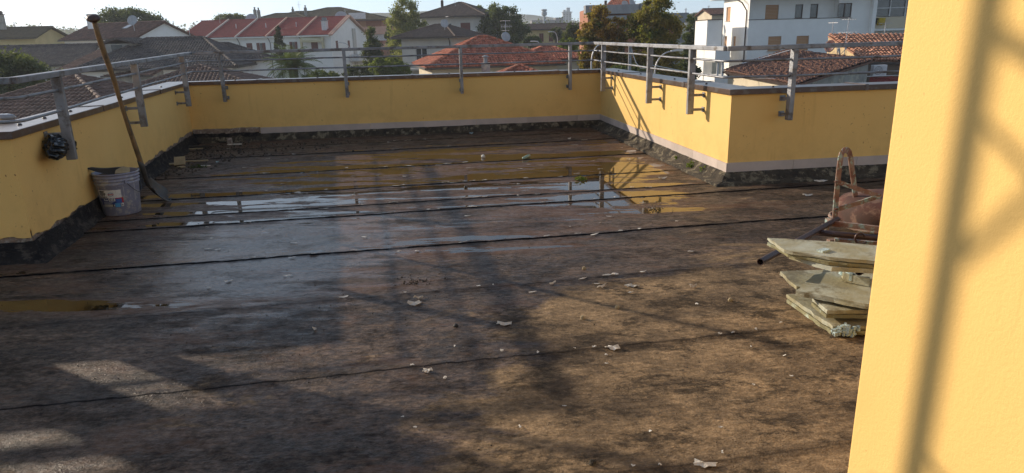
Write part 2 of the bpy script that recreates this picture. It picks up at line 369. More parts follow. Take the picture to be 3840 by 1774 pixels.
def floor_mat():
    m, nt, b = newmat('wet_bitumen_felt')
    ang = -math.atan2(SD[1], SD[0])
    cs = objco(nt, (.42, 3.1, 1), (0, 0, ang)); cf = objco(nt, (1., 2.0, 1), (0, 0, ang)); co = objco(nt)
    wet = nd(nt, 'ShaderNodeAttribute', attribute_name='wet').outputs['Fac']
    ss = nd(nt, 'ShaderNodeAttribute', attribute_name='seam_s').outputs['Fac']
    ss = mth(nt, 'ADD', ss, mth(nt, 'MULTIPLY_ADD', noise(nt, co, 3., 3, .6), .016, -.008))
    seam = None; lap = None; faint = {-.75: .008, -4.29: .003, -6.36: .0115, -7.19: .0085, -8.02: .010, -9.: .010}
    for q in SEAMS:
        df = mth(nt, 'SUBTRACT', ss, q); ab = mth(nt, 'ADD', mth(nt, 'ABSOLUTE', df), faint.get(q, 0.)); seam = ab if seam is None else mth(nt, 'MINIMUM', seam, ab)
        k = ramp(nt, mth(nt, 'MULTIPLY_ADD', df, 1.6, .2), [(.2, 0.), (.24, 1.), (.38, .75), (.60, 0.)]); lap = k if lap is None else mth(nt, 'MAXIMUM', lap, k)
    damp = nd(nt, 'ShaderNodeAttribute', attribute_name='damp').outputs['Fac']
    n1 = noise(nt, cs, 1.15, 7, .58, .35); n2 = noise(nt, cf, 7, 6, .65, .2); n3 = noise(nt, objco(nt, (.8, 3.6, 1), (0, 0, ang)), 3.2, 6, .62, .3)
    lev = mth(nt, 'ADD', mth(nt, 'MULTIPLY_ADD', n2, .10, mth(nt, 'MULTIPLY_ADD', n1, .72, mth(nt, 'MULTIPLY', n3, .28))), mth(nt, 'MULTIPLY_ADD', wet, .40, -.350))
    lev = mth(nt, 'SUBTRACT', lev, mth(nt, 'MULTIPLY', ramp(nt, seam, [(0., 1.), (.07, 0.)]), .06))
    lev = mth(nt, 'ADD', lev, mth(nt, 'MULTIPLY', mth(nt, 'MULTIPLY', lap, wet), .115))
    pud = ramp(nt, lev, [(.538, 0.), (.552, 1.)]); rim = ramp(nt, lev, [(.44, 0.), (.53, 1.), (.55, 0.)])
    moist = ramp(nt, mth(nt, 'ADD', damp, mth(nt, 'MULTIPLY_ADD', noise(nt, objco(nt, (.8, 1.7, 1), (0, 0, ang)), 2.1, 8, .7, .6), 2.2, -1.1)), [(.34, 0.), (.62, 1.)])
    # colours
    cb = objco(nt, (1, 1.7, 1), (0, 0, ang))
    f1 = ramp(nt, noise(nt, cb, 1.7, 9, .74, .15), [(.40, 0.), (.60, 1.)])
    dry = mixc(nt, f1, (.115, .078, .046), (.34, .225, .120))
    f2 = ramp(nt, noise(nt, cb, 2.9, 10, .80, .15), [(.50, 0.), (.58, 1.)])
    dry = mixc(nt, mth(nt, 'MULTIPLY', f2, .85), dry, (.055, .042, .030))
    f4 = ramp(nt, noise(nt, cb, 11, 8, .8, .4), [(.56, 0.), (.66, 1.)])
    dry = mixc(nt, mth(nt, 'MULTIPLY', f4, .6), dry, (.030, .025, .02))
    f3 = ramp(nt, noise(nt, cf, 2.6, 9, .78, .3), [(.60, 0.), (.70, 1.)])
    dry = mixc(nt, mth(nt, 'MULTIPLY', f3, .5), dry, (.42, .31, .19))
    gr = ramp(nt, noise(nt, co, 110, 3, .7), [(.35, .8), (.65, 1.15)])
    gc = nd(nt, 'ShaderNodeCombineColor'); [nt.links.new(gr, gc.inputs[i]) for i in range(3)]
    dry = mixc(nt, 1., dry, gc.outputs[0], 'MULTIPLY')
    mo = mixc(nt, f1, (.046, .034, .026), (.125, .084, .058))
    mo = mixc(nt, mth(nt, 'MULTIPLY', f2, .6), mo, (.030, .024, .020))
    g2 = ramp(nt, noise(nt, objco(nt, (1, 1.6, 1), (0, 0, ang)), 26, 6, .75, .2), [(.36, .35), (.5, .95), (.66, 1.9)])
    gc2 = nd(nt, 'ShaderNodeCombineColor'); [nt.links.new(g2, gc2.inputs[i]) for i in range(3)]
    mo = mixc(nt, 1., mo, gc2.outputs[0], 'MULTIPLY'); dry = mixc(nt, .55, dry, gc2.outputs[0], 'MULTIPLY')
    mo = mixc(nt, mth(nt, 'MULTIPLY', rim, .6), mo, (.16, .080, .045))
    rb = ramp(nt, noise(nt, cf, 2.3, 6, .65, .8), [(.55, 0.), (.66, 1.)])
    mo = mixc(nt, mth(nt, 'MULTIPLY', rb, .55), mo, (.14, .075, .045))
    col = mixc(nt, moist, dry, mo)
    ed = ramp(nt, mth(nt, 'ADD', seam, mth(nt, 'MULTIPLY_ADD', n3, .16, -.08)), [(0., 1.), (.07, 0.)])
    col = mixc(nt, mth(nt, 'MULTIPLY', ed, .45), col, (.035, .027, .022))
    col = mixc(nt, pud, col, mixc(nt, f2, (.060, .034, .010), (.018, .012, .006)))
    sl_ = ramp(nt, seam, [(0., 1.), (.010, 1.), (.016, 0.)])
    brk = ramp(nt, noise(nt, co, 2.2, 3, .6), [(.30, .35), (.42, 1.)])
    sl_ = mth(nt, 'MULTIPLY', mth(nt, 'MULTIPLY', sl_, brk), mth(nt, 'MULTIPLY_ADD', moist, .5, .5))
    col = mixc(nt, sl_, col, (.006, .006, .007))
    nt.links.new(col, b.inputs['Base Color'])
    rr = ramp(nt, noise(nt, cf, 9, 5, .7), [(.32, .28), (.68, .72)])
    film = nd(nt, 'ShaderNodeAttribute', attribute_name='film').outputs['Fac']
    film = ramp(nt, mth(nt, 'ADD', film, mth(nt, 'MULTIPLY_ADD', n3, 1.6, -.85)), [(.22, 0.), (.55, 1.)])
    rf_ = nd(nt, 'ShaderNodeMix', data_type='FLOAT'); nt.links.new(film, rf_.inputs[0]); nt.links.new(rr, rf_.inputs[2]); rf_.inputs[3].default_value = .13; rr = rf_.outputs[0]
    ro = nd(nt, 'ShaderNodeMix', data_type='FLOAT'); nt.links.new(moist, ro.inputs[0]); ro.inputs[2].default_value = .88; nt.links.new(rr, ro.inputs[3])
    r2 = nd(nt, 'ShaderNodeMix', data_type='FLOAT'); nt.links.new(mth(nt, 'MULTIPLY', pud, mth(nt, 'SUBTRACT', 1., sl_)), r2.inputs[0]); nt.links.new(ro.outputs[0], r2.inputs[2]); r2.inputs[3].default_value = .025
    nt.links.new(r2.outputs[0], b.inputs['Roughness'])
    b.inputs['IOR'].default_value = 1.36
    sg = ramp(nt, noise(nt, objco(nt, (1, 1.7, 1), (0, 0, ang)), 34, 6, .8, .2), [(.38, .25), (.58, 1.)])
    dk_ = mth(nt, 'SUBTRACT', 1., mth(nt, 'MULTIPLY', f2, .65))
    spc = mth(nt, 'MAXIMUM', mth(nt, 'MULTIPLY', sg, dk_), pud)
    nt.links.new(mth(nt, 'MULTIPLY', mth(nt, 'MULTIPLY', spc, .5), mth(nt, 'SUBTRACT', 1., sl_)), b.inputs['Specular IOR Level'])
    h = mth(nt, 'ADD', mth(nt, 'MULTIPLY', noise(nt, co, 95, 4, .7), .45), mth(nt, 'MULTIPLY', noise(nt, objco(nt, (1, 2.4, 1), (0, 0, ang)), 22, 5, .65), .9))
    peb = ramp(nt, noise(nt, co, 60, 1, .5), [(.68, 0.), (.76, 1.)]); h = mth(nt, 'ADD', h, mth(nt, 'MULTIPLY', peb, .35))
    dryk = mth(nt, 'SUBTRACT', 1., pud)
    bn = nd(nt, 'ShaderNodeBump'); bn.inputs['Distance'].default_value = .010
    nt.links.new(mth(nt, 'MULTIPLY', dryk, mth(nt, 'MULTIPLY_ADD', film, -.45, mth(nt, 'MULTIPLY_ADD', moist, -.25, .85))), bn.inputs['Strength']); nt.links.new(h, bn.inputs['Height'])
    # water is level: bend the shading normal back to vertical inside the puddles
    gn = nd(nt, 'ShaderNodeMix', data_type='VECTOR'); nt.links.new(pud, gn.inputs[0]); nt.links.new(bn.outputs[0], gn.inputs[4]); gn.inputs[5].default_value = (0, 0, 1)
    nt.links.new(gn.outputs[1], b.inputs['Normal'])
    return m
make_floor()

# ---- parapet: wall, coping, skirting, bitumen upstand
TH = .24
def nrm(v): return v/np.linalg.norm(v)
def outn(p, q):      # outward normal (away from the terrace) for a wall running p->q with the terrace on its right
    d = nrm(q-p); return np.array([-d[1], d[0]])
PTS = [A0, A, B, Cc, D, E]
SEG = [(PTS[i], PTS[i+1]) for i in range(5)]
def miter(off):
    """polyline PTS offset outwards by off"""
    out = []
    for i, p in enumerate(PTS):
        ns = []
        if i > 0: ns.append(outn(PTS[i-1], p))
        if i < len(PTS)-1: ns.append(outn(p, PTS[i+1]))
        if len(ns) == 1: out.append(p+ns[0]*off)
        else:
            m_ = nrm(ns[0]+ns[1]); out.append(p+m_*off/(m_@ns[0]))
    return out
inn, outr = miter(0), miter(TH)
par = empty('parapet_wall', (0, 9.9, 0), 'yellow rendered low parapet with brown metal coping around the flat roof', 'wall')
w = MB()
for k in range(5):
    p, q, p2, q2 = inn[k], inn[k+1], outr[k], outr[k+1]
    zb = [.19, .19, .16, .16, .16][k]
    n = 1
    top = .745
    vs = [[*p, zb], [*q, zb], [*q2, zb-.3], [*p2, zb-.3], [*p, top], [*q, top], [*q2, top], [*p2, top]]
    w.add(vs, [[0, 1, 5, 4], [2, 3, 7, 6], [4, 5, 6, 7], [0, 3, 2, 1]])
w.build('wall', MY, par)
# coping sheet with turned down fronts
cp = MB(); ci, cou = miter(-.028), miter(TH+.03)
for k in range(5):
    p, q, p2, q2 = ci[k], ci[k+1], cou[k], cou[k+1]
    d = nrm(q-p)
    zt, zl = .792, .746
    vs = [[*p, zl], [*q, zl], [*q2, zl], [*p2, zl], [*p, zt], [*q, zt], [*q2, zt-.004], [*p2, zt-.004]]
    cp.add(vs, [[0, 1, 5, 4], [2, 3, 7, 6], [4, 5, 6, 7], [0, 3, 2, 1]])
bevel(cp.build('coping', MCOP, par), .004)
# lap joints and screw heads of the coping
for (p, q), ts in zip(SEG, ([.7], [1.7, 3.7], [.9, 2.9, 4.9], [1.1, 3.1], [1.2])):
    d = nrm(q-p); n = outn(p, q)
    j = MB()
    for t in ts:
        c = p+d*t+n*(TH/2+.001); j.box([*c, .7945], (.03, TH+.062, .005), math.atan2(d[1], d[0]))
        c = p+d*t-n*.0305; j.box([*c, .768], (.03, .005, .045), math.atan2(d[1], d[0]))
    j.build('coping_joint', MCOP, par)
for (p, q), ts in zip(SEG, ([.25], [.35, .75, 1.25, 2.6, 4.2], [.6, 1.65, 2.2, 3.4, 4.3, 5.2], [.6, 1.5, 2.6, 3.4], [.4, 1.6])):
    d = nrm(q-p); n = outn(p, q)
    for t in ts:
        c = p+d*t+n*.07; s_ = MB(); s_.lathe([(0, .012), (.009, .010), (.014, .002), (.014, 0)], (*c, .792), 10); s_.build('screw_cap', MDARKST, par)
# skirting tiles on the back wall, the right wall and the far right wall (each tile its own piece)
def skirt(p, q, t0, t1, step=.6):
    d = nrm(q-p); n = outn(p, q); t = t0; a = math.atan2(d[1], d[0])
    while t < t1-.01:
        e = min(t+step, t1); c = p+d*((t+e)/2)-n*.006; m_ = MB()
        m_.box([*c, .1335+random.uniform(-.0015, .0015)], (e-t-.003, .012, .079), a, tint=random.random())
        m_.build('skirting_tile', MSKIRT, par); t = e
Lbc = np.linalg.norm(Cc-B); Lcd = np.linalg.norm(D-Cc)
skirt(B, Cc, .86, Lbc-.012, .72); skirt(Cc, D, .0, Lcd+.012, .56); skirt(D, E, .0, 2.9, .60)
def rough_strip(p, q, prof, mat, name, seed, amp=.012, n=160, jag=None, via=None):
    """strip that follows p->q; prof = [(inward offset, z)...]; amp = roughness"""
    path = [p]+([via] if via is not None else [])+[q]; Ls_ = [np.linalg.norm(b_-a_) for a_, b_ in zip(path, path[1:])]; L = sum(Ls_); V = []; k = len(prof)
    N_ = [-outn(a_, b_) for a_, b_ in zip(path, path[1:])]
    ts_ = [L*i/n for i in range(n+1)]
    if via is not None: ts_ = sorted(ts_+[Ls_[0]])
    n = len(ts_)-1; P0_ = p
    for i, t in enumerate(ts_):
        if via is None or t <= Ls_[0]: base_ = path[0]+nrm(path[1]-path[0])*t; nn = N_[0]
        else: base_ = path[1]+nrm(path[2]-path[1])*(t-Ls_[0]); nn = N_[1]
        if via is not None:
            w_c = max(0., 1-abs(t-Ls_[0])/.14); bis = nrm(N_[0]+N_[1]); bis = bis/(bis@N_[0]); nn = nn*(1-w_c)+bis*w_c
        for j, (o, z) in enumerate(prof):
            a_ = amp*(0 if z <= 0.001 else 1)
            oo = o + a_*(fnoise(t*9, j*3.1, seed, 3)-.4)*1.6; zz = z
            if jag and j == k-1: zz = z + jag*(fnoise(t*7, 1., seed+1, 4)-.5)*2
            elif 0 < j < k-1: zz = z + amp*.8*(fnoise(t*11, j*5., seed+2, 3)-.5)
            P = base_+nn*oo; V.append([P[0], P[1], zz])
    Fq = [[i*k+j, (i+1)*k+j, (i+1)*k+j+1, i*k+j+1] for i in range(n) for j in range(k-1)]
    m_ = MB(); m_.add(V, Fq); return m_.build(name, mat, par, smooth=True, fix=False)
# rough base under the skirting
rough_strip(B, Cc, [(.055, -.01), (.040, .02), (.022, .07), (.010, .095), (-.02, .1)], MCONC, 'plinth', 11, .008, 300)
rough_strip(Cc, E, [(.16, -.01), (.15, .022), (.07, .03), (.045, .07), (.012, .094), (-.02, .1)], MCONC, 'plinth', 12, .011, 460, via=D)
# concrete lip closing the outer corner
# left wall: torn render, rough band, bitumen upstand
def jag_edge(p, q, zl, zr, seed, name):
    d = nrm(q-p); n = -outn(p, q); L = np.linalg.norm(q-p); N = 260
    V = []; Fq = []
    for i in range(N+1):
        t = L*i/N; z = zl+(zr-zl)*t/L; jz = z + .045*(fnoise(t*5, 2., seed, 5)-.5)*2
        P = p+d*t
        V += [[*(P+n*.004), .20], [*(P+n*.004), max(.03, jz-.01)], [*(P-n*.0), max(.03, jz-.012)]]
    for i in range(N): Fq += [[3*i, 3*i+3, 3*i+4, 3*i+1], [3*i+1, 3*i+4, 3*i+5, 3*i+2]]
    m_ = MB(); m_.add(V, Fq); return m_
for (p, q, zl, zr, sd_) in ((A0, A, .155, .15, 31), (A, B, .145, .185, 33)):
    # thin render coat hanging below the solid wall, with a torn lower edge
    jag_edge(p, q, zl, zr, sd_, '').build('torn_render', MY, par, fix=False)
rough_strip(A0, B, [(-.01, .04), (-.004, .08), (-.006, .12), (-.01, .2)], MROUGH, 'bare_masonry', 32, .012, 520, via=A)
rough_strip(A0, B, [(.10, -.01), (.065, .012), (.030, .05), (.020, .10), (.012, .135)], MBIT, 'bitumen_upstand', 33, .006, 800, jag=.018, via=A)
dB = nrm(Cc-B)
rough_strip(B, B+dB*.84, [(.03, -.01), (.022, .05), (.018, .10), (.014, .125)], MBIT, 'bitumen_upstand', 51, .010, 70, jag=.012)
rough_strip(B, B+dB*.86, [(.010, .11), (.016, .14), (.012, .165), (.004, .18)], MROUGH, 'bare_masonry', 52, .014, 70, jag=.012)

# ---- body of the building under the roof
body = empty('apartment_building', (0, 9.0, GZ), 'yellow apartment building carrying the flat roof terrace', 'building')
bb = MB(); o2 = miter(TH-.004); ring = [list(p_) for p_ in o2] + [[5.4, -4.2], [-8.7, -4.2]]
bb.poly_slab([[x, y, -.03] for x, y in ring], (0, 0, GZ+.03-.3)); bb.build('facade', MY, body)
# ---- stairwell wall close on the right, its face lit by the sun
c0 = onz(3283, 887, 1.0)[:2]; c0 = nrm(c0)*np.hypot(.78, 1.415)
ax = nrm(D-Cc)        # runs towards the camera
nx_ = np.array([-ax[1], ax[0]])
if nx_[0] < 0: nx_ = -nx_
sw = empty('stairwell_wall', (*c0, 0), 'tall smooth yellow stairwell wall at the right edge, streaked by soft shadows', 'wall')
s_ = MB(); s_.poly_slab([[*c0, 2.75], [*(c0+nx_*3.2), 2.75], [*(c0+nx_*3.2+ax*3.6), 2.75], [*(c0+ax*3.6), 2.75]], (0, 0, -2.76)); bevel(s_.build('wall_face', MY, sw), .012, 3)
s_ = MB(); q_ = c0-ax*.08-nx_*.08; s_.poly_slab([[*q_, 2.84], [*(q_+nx_*3.4), 2.84], [*(q_+nx_*3.4+ax*3.8), 2.84], [*(q_+ax*3.8), 2.84]], (0, 0, -.088)); s_.build('coping', MCOP, sw)

# ---- steel railing
RAIL_OFF = .13
ri = miter(-RAIL_OFF)
rail = empty('roof_railing', (0, 9.7, .53), 'galvanised steel railing with two round rods bracketed to the yellow parapet', 'railing')
zr = [1.09, 1.10, 1.165, 1.165, 1.14, 1.15]     # handrail top at each corner
hr = MB()
for k in range(5):
    p, q = ri[k], ri[k+1]
    hr.bar([*p, zr[k]-.018], [*q, zr[k+1]-.018], .055, .036)
bevel(hr.build('handrail', MGALV, rail), .004)
def rod(h0):
    pts = []
    for k in range(6):
        p = np.array([*ri[k], zr[k]-h0])
        if 0 < k < 5:
            a_ = nrm(ri[k-1]-ri[k]); b_ = nrm(ri[k+1]-ri[k])
            pts += [p+np.array([*a_, 0])*.06, p+np.array([*(a_+b_), 0])*.015, p+np.array([*b_, 0])*.06]
        else: pts.append(p)
    # split long runs so the bar sags a touch between posts
    out = []
    for a_, b_ in zip(pts[:-1], pts[1:]):
        L = np.linalg.norm(b_-a_); n = max(1, int(L/.5))
        out += [a_+(b_-a_)*i/n+np.array([0, 0, .0025*math.sin(i*2.1+h0*9)]) for i in range(n)]
    out.append(pts[-1]); m_ = MB(); m_.tube(out, .0095, 8); return m_.build('rod', MGALV, rail, smooth=True)
rod(.118); rod(.245)
def seg_t(p, q, P): return (np.array(P)-p)@nrm(q-p)
posts = [(1, (-2.915, 4.58)), (1, (-3.367, 6.427)), (1, (-3.875, 8.50)), (2, (-3.656, 9.066)), (2, (-2.125, 9.278)), (2, (-.625, 9.485)), (2, (.849, 9.688)),
         (3, (1.250, 9.29)), (3, (1.497, 7.49)), (3, (1.652, 6.37)), (4, (2.325, 5.772)), (4, (4.3, 6.05)), (0, (-3.6, 3.83)), (0, (-5.3, 3.6)), (0, (-7.0, 3.36))]
for k, P in posts:
    p, q = SEG[k]; d = nrm(q-p); t = seg_t(p, q, P); n = outn(p, q); c = p+d*t-n*RAIL_OFF
    tt = t/np.linalg.norm(q-p); zt = zr[k]+(zr[k+1]-zr[k])*tt-.036
    m_ = MB(); m_.bar([*c, .535], [*c, zt], .040, .058, (*n, 0)); po = bevel(m_.build('post', MGALV, rail), .003)
    for z in (.575, .705):
        b_ = MB(); a_ = c+n*.026; e_ = p+d*t-n*.004
        b_.bar([*a_, z], [*e_, z], .028, .022); b_.bar([*(e_-n*.004), z], [*(e_+n*.0035), z], .05, .045)
        bo = b_.build('bracket', MGALV, None); bo.parent = po
        bo.location = (-np.array(rail.location)).tolist() if False else (0, 0, 0)
        bo.matrix_parent_inverse = Matrix.Translation(-rail.location)
print('terrace done')
# ================================================================== SURROUNDINGS
g = MB()
rr_ = [0, 40, 120, 400, 1200, 4000]; NS = 48
vs = [[0, 30, GZ]]; fs = []
for r_ in rr_[1:]: vs += [[r_*math.cos(2*math.pi*j/NS), 30+r_*math.sin(2*math.pi*j/NS), GZ] for j in range(NS)]
fs = [[0, 1+j, 1+(j+1) % NS] for j in range(NS)]
for i in range(len(rr_)-2): fs += [[1+i*NS+j, 1+(i+1)*NS+j, 1+(i+1)*NS+(j+1) % NS, 1+i*NS+(j+1) % NS] for j in range(NS)]
g.add(vs, fs)
MGROUND = pmat('town_ground', (.07, .075, .035), (.13, .115, .085), .05, .95, thr=(.4, .6), c3=(.05, .06, .025), s3=.4)
go = g.build('ground', MGROUND); go['kind'] = 'structure'

def tiles(mb, poly, tw=.24, tl=.38, amp=.045, ns=4, seed=0, flip=False):
    """barrel-tiled planar slope; poly = eave-left, eave-right, then the upper corners (1 or 2), counterclockwise from outside"""
    P = [np.array(p, float) for p in poly]; u = nrm(P[1]-P[0]); n = nrm(np.cross(P[1]-P[0], P[-1]-P[0])); v = np.cross(n, u)
    if n[2] < 0: n = -n; v = np.cross(n, u); 
    if v[2] < 0: v = -v
    q = np.array([[(p-P[0])@u, (p-P[0])@v] for p in P]); vmax = q[:, 1].max()
    def rng_(vv):
        xs = []
        for i in range(len(q)):
            a, b = q[i], q[(i+1) % len(q)]
            if (a[1]-vv)*(b[1]-vv) <= 0 and a[1] != b[1]:
                xs.append(a[0]+(b[0]-a[0])*(vv-a[1])/(b[1]-a[1]))
        return (min(xs), max(xs)) if len(xs) > 1 else None
    r = np.random.default_rng(seed); rows = max(1, int(round(vmax/tl))); h = vmax/rows; V = []; Fq = []; T = []
    for k in range(rows):
        v0, v1 = k*h, (k+1)*h
        R = rng_(min(max(v0+h*.35, 1e-4), vmax-1e-4))
        if R is None: continue
        i0 = int(math.floor(R[0]/tw*ns)); i1 = int(math.ceil(R[1]/tw*ns))
        us = np.arange(i0, i1+1)*tw/ns; us = np.clip(us, R[0], R[1]); ph = (np.arange(i0, i1+1) % ns)/ns
        z = amp*np.abs(np.sin(math.pi*ph)) if ns > 2 else amp*ph*2
        jit = r.normal(0, .006, len(us)//ns+2)
        for side in (0, 1):
            vv = v0 if side == 0 else v1+.0
            lift = (.045 if side == 0 else .008)
            for c, uu in enumerate(us):
                V.append(P[0]+u*uu+v*(vv+jit[c//ns]*2)+n*(z[c]+lift))
        base = len(V)-2*len(us); m_ = len(us)
        for c in range(m_-1):
            Fq.append([base+c, base+c+1, base+m_+c+1, base+m_+c])
        tt = r.random(m_//ns+2)
        T += [tt[c//ns] for c in range(m_-1)]
        # front edge of each row
        b2 = len(V)
        for c, uu in enumerate(us): V.append(P[0]+u*uu+v*(v0)+n*(-.01))
        for c in range(m_-1):
            Fq.append([base+c, b2+c, b2+c+1, base+c+1]); T.append(tt[c//ns]*.6)
    mb.add(V, Fq, T)
    mb.poly_slab([p-n*.012 for p in P], -n*.10, .3)
def caps(mb, p, q, r=.13, L=.4, seed=0):
    p = np.array(p, float); q = np.array(q, float); d = q-p; n = max(1, int(np.linalg.norm(d)/L)); rg = np.random.default_rng(seed)
    for i in range(n):
        a = p+d*i/n; b = p+d*(i+1.1)/n; t = rg.random()
        dd = nrm(b-a); s = nrm(np.cross(dd, [0, 0, 1])); w_ = np.cross(s, dd); K = 6
        vs = [e+s*rr*math.cos(math.pi*j/K)+w_*(rr*math.sin(math.pi*j/K)-.02) for e, rr in ((a, r*1.12), (b, r*.9)) for j in range(K+1)]
        fs = [[j, j+1, K+2+j, K+1+j] for j in range(K)] + [list(range(K+1))]
        mb.add(vs, fs, t)
def frame(ang): return np.array([math.cos(ang), math.sin(ang)]), np.array([-math.sin(ang), math.cos(ang)])
def wallgrid(mb, o, u, n, L, zb, zt, holes, dep=.16):
    """wall from plan point o along u (outward normal n) with rectangular holes (s, z, w, h): jambs and backs are built too"""
    xs = sorted(set([0, L]+[h[0] for h in holes]+[h[0]+h[2] for h in holes])); zs = sorted(set([zb, zt]+[h[1] for h in holes]+[h[1]+h[3] for h in holes]))
    P = lambda s, z, d=0: [o[0]+u[0]*s-n[0]*d, o[1]+u[1]*s-n[1]*d, z]
    for i in range(len(xs)-1):
        for j in range(len(zs)-1):
            cx, cz = (xs[i]+xs[i+1])/2, (zs[j]+zs[j+1])/2
            if any(h[0] < cx < h[0]+h[2] and h[1] < cz < h[1]+h[3] for h in holes): continue
            mb.add([P(xs[i], zs[j]), P(xs[i+1], zs[j]), P(xs[i+1], zs[j+1]), P(xs[i], zs[j+1])], [[0, 1, 2, 3]])
    for s, z, w_, h_ in holes:
        mb.add([P(s, z), P(s+w_, z), P(s+w_, z+h_), P(s, z+h_), P(s, z, dep), P(s+w_, z, dep), P(s+w_, z+h_, dep), P(s, z+h_, dep)],
               [[0, 1, 5, 4], [1, 2, 6, 5], [2, 3, 7, 6], [3, 0, 4, 7], [4, 5, 6, 7]])
def house(name, label, cat, c0, ang, L, Dp, ze, rise, roof='hip', over=.5, wall=None, tile=None, wins=(), tw=.24, tl=.38, ns=4, ridge=None, group=None, zg=GZ, amp=.05, capr=.13, seed=1, gut=True, walls=True, slopes=None):
    """c0 = plan of the front left corner, ang = direction of the front wall. wins = (face, s, z, w, h, kind); faces 0 front, 1 right, 3 left"""
    e = frame(ang); u, v = e; c0 = np.array(c0[:2], float)
    H_ = empty(name, (*(c0+u*L/2+v*Dp/2), zg), label, cat, group)
    cs = [c0, c0+u*L, c0+u*L+v*Dp, c0+v*Dp]; us = [u, v, -u, -v]; ns_ = [-v, u, v, -u]; Ls = [L, Dp, L, Dp]
    m_ = MB()
    for k in range(4): wallgrid(m_, cs[k], us[k], ns_[k], Ls[k], zg, ze, [w_[1:5] for w_ in wins if w_[0] == k])
    P3 = lambda a, b, z: np.array([*(c0+u*a+v*b), z])
    hl = ridge if ridge is not None else max(0, L-Dp)
    o_ = over; pit = rise/(Dp/2); zo = ze-pit*o_*.0
    if roof == 'gable':
        for a, s in ((0, -1), (L, 1)): m_.add([P3(a, 0, ze), P3(a, Dp, ze), P3(a, Dp/2, ze+rise)], [[0, 1, 2]])
    if roof == 'gableY':
        for b in (0, Dp): m_.add([P3(0, b, ze), P3(L, b, ze), P3(L/2, b, ze+rise)], [[0, 1, 2]])
    m_.build('wall', wall, H_, fix=False)
    rf = MB(); zo = ze+.02
    if roof == 'hip':
        x0, x1 = (L-hl)/2, (L+hl)/2; r0, r1 = P3(x0, Dp/2, ze+rise), P3(x1, Dp/2, ze+rise)
        q = [P3(-o_, -o_, zo), P3(L+o_, -o_, zo), P3(L+o_, Dp+o_, zo), P3(-o_, Dp+o_, zo)]
        pl = [[q[0], q[1], r1, r0], [q[1], q[2], r1], [q[2], q[3], r0, r1], [q[3], q[0], r0]]
        if hl < .05: pl = [[q[0], q[1], r0], [q[1], q[2], r0], [q[2], q[3], r0], [q[3], q[0], r0]]
        for i, p_ in enumerate(pl): tiles(rf, p_, tw, tl, amp, ns, seed+i)
        for a, b in ((q[0], r0), (q[1], r1), (q[2], r1), (q[3], r0)) + (((r0, r1),) if hl > .05 else ()): caps(rf, a+[0, 0, .05], b+[0, 0, .05], capr, .4, seed)
    elif roof == 'gable':
        r0, r1 = P3(-o_, Dp/2, ze+rise), P3(L+o_, Dp/2, ze+rise); dz = pit*o_
        tiles(rf, [P3(-o_, -o_, zo-dz), P3(L+o_, -o_, zo-dz), r1, r0], tw, tl, amp, ns, seed)
        tiles(rf, [P3(L+o_, Dp+o_, zo-dz), P3(-o_, Dp+o_, zo-dz), r0, r1], tw, tl, amp, ns, seed+1); caps(rf, r0+[0, 0, .05], r1+[0, 0, .05], capr, .4, seed)
    elif roof == 'flat':
        rf.box([*(c0+u*L/2+v*Dp/2), ze+rise/2+.002], (L+2*o_, Dp+2*o_, rise), ang)
    if roof: rf.build('roof', tile, H_, fix=False)
    if roof in ('hip', 'gable') and gut:
        gt = MB(); dz = pit*o_ if roof == 'gable' else 0
        q = [P3(-o_-.06, -o_-.06, zo-dz-.09), P3(L+o_+.06, -o_-.06, zo-dz-.09), P3(L+o_+.06, Dp+o_+.06, zo-.09), P3(-o_-.06, Dp+o_+.06, zo-.09)]
        pr = [(q[0], q[1])] + ([(q[1], q[2]), (q[3], q[0])] if roof == 'hip' else [])
        for a, b in pr: gt.bar(a, b, .11, .13)
        # soffit
        gt.add([P3(-o_, -o_, zo-dz-.14), P3(L+o_, -o_, zo-dz-.14), P3(L+o_, 0, ze-.14-dz*.0), P3(-o_, 0, ze-.14)], [[0, 1, 2, 3]])
        gt.build('gutter', MGUT, H_, fix=False)
    for w_ in wins: window(H_, cs[w_[0]], us[w_[0]], ns_[w_[0]], *w_[1:6])
    return H_, (c0, u, v, ze)
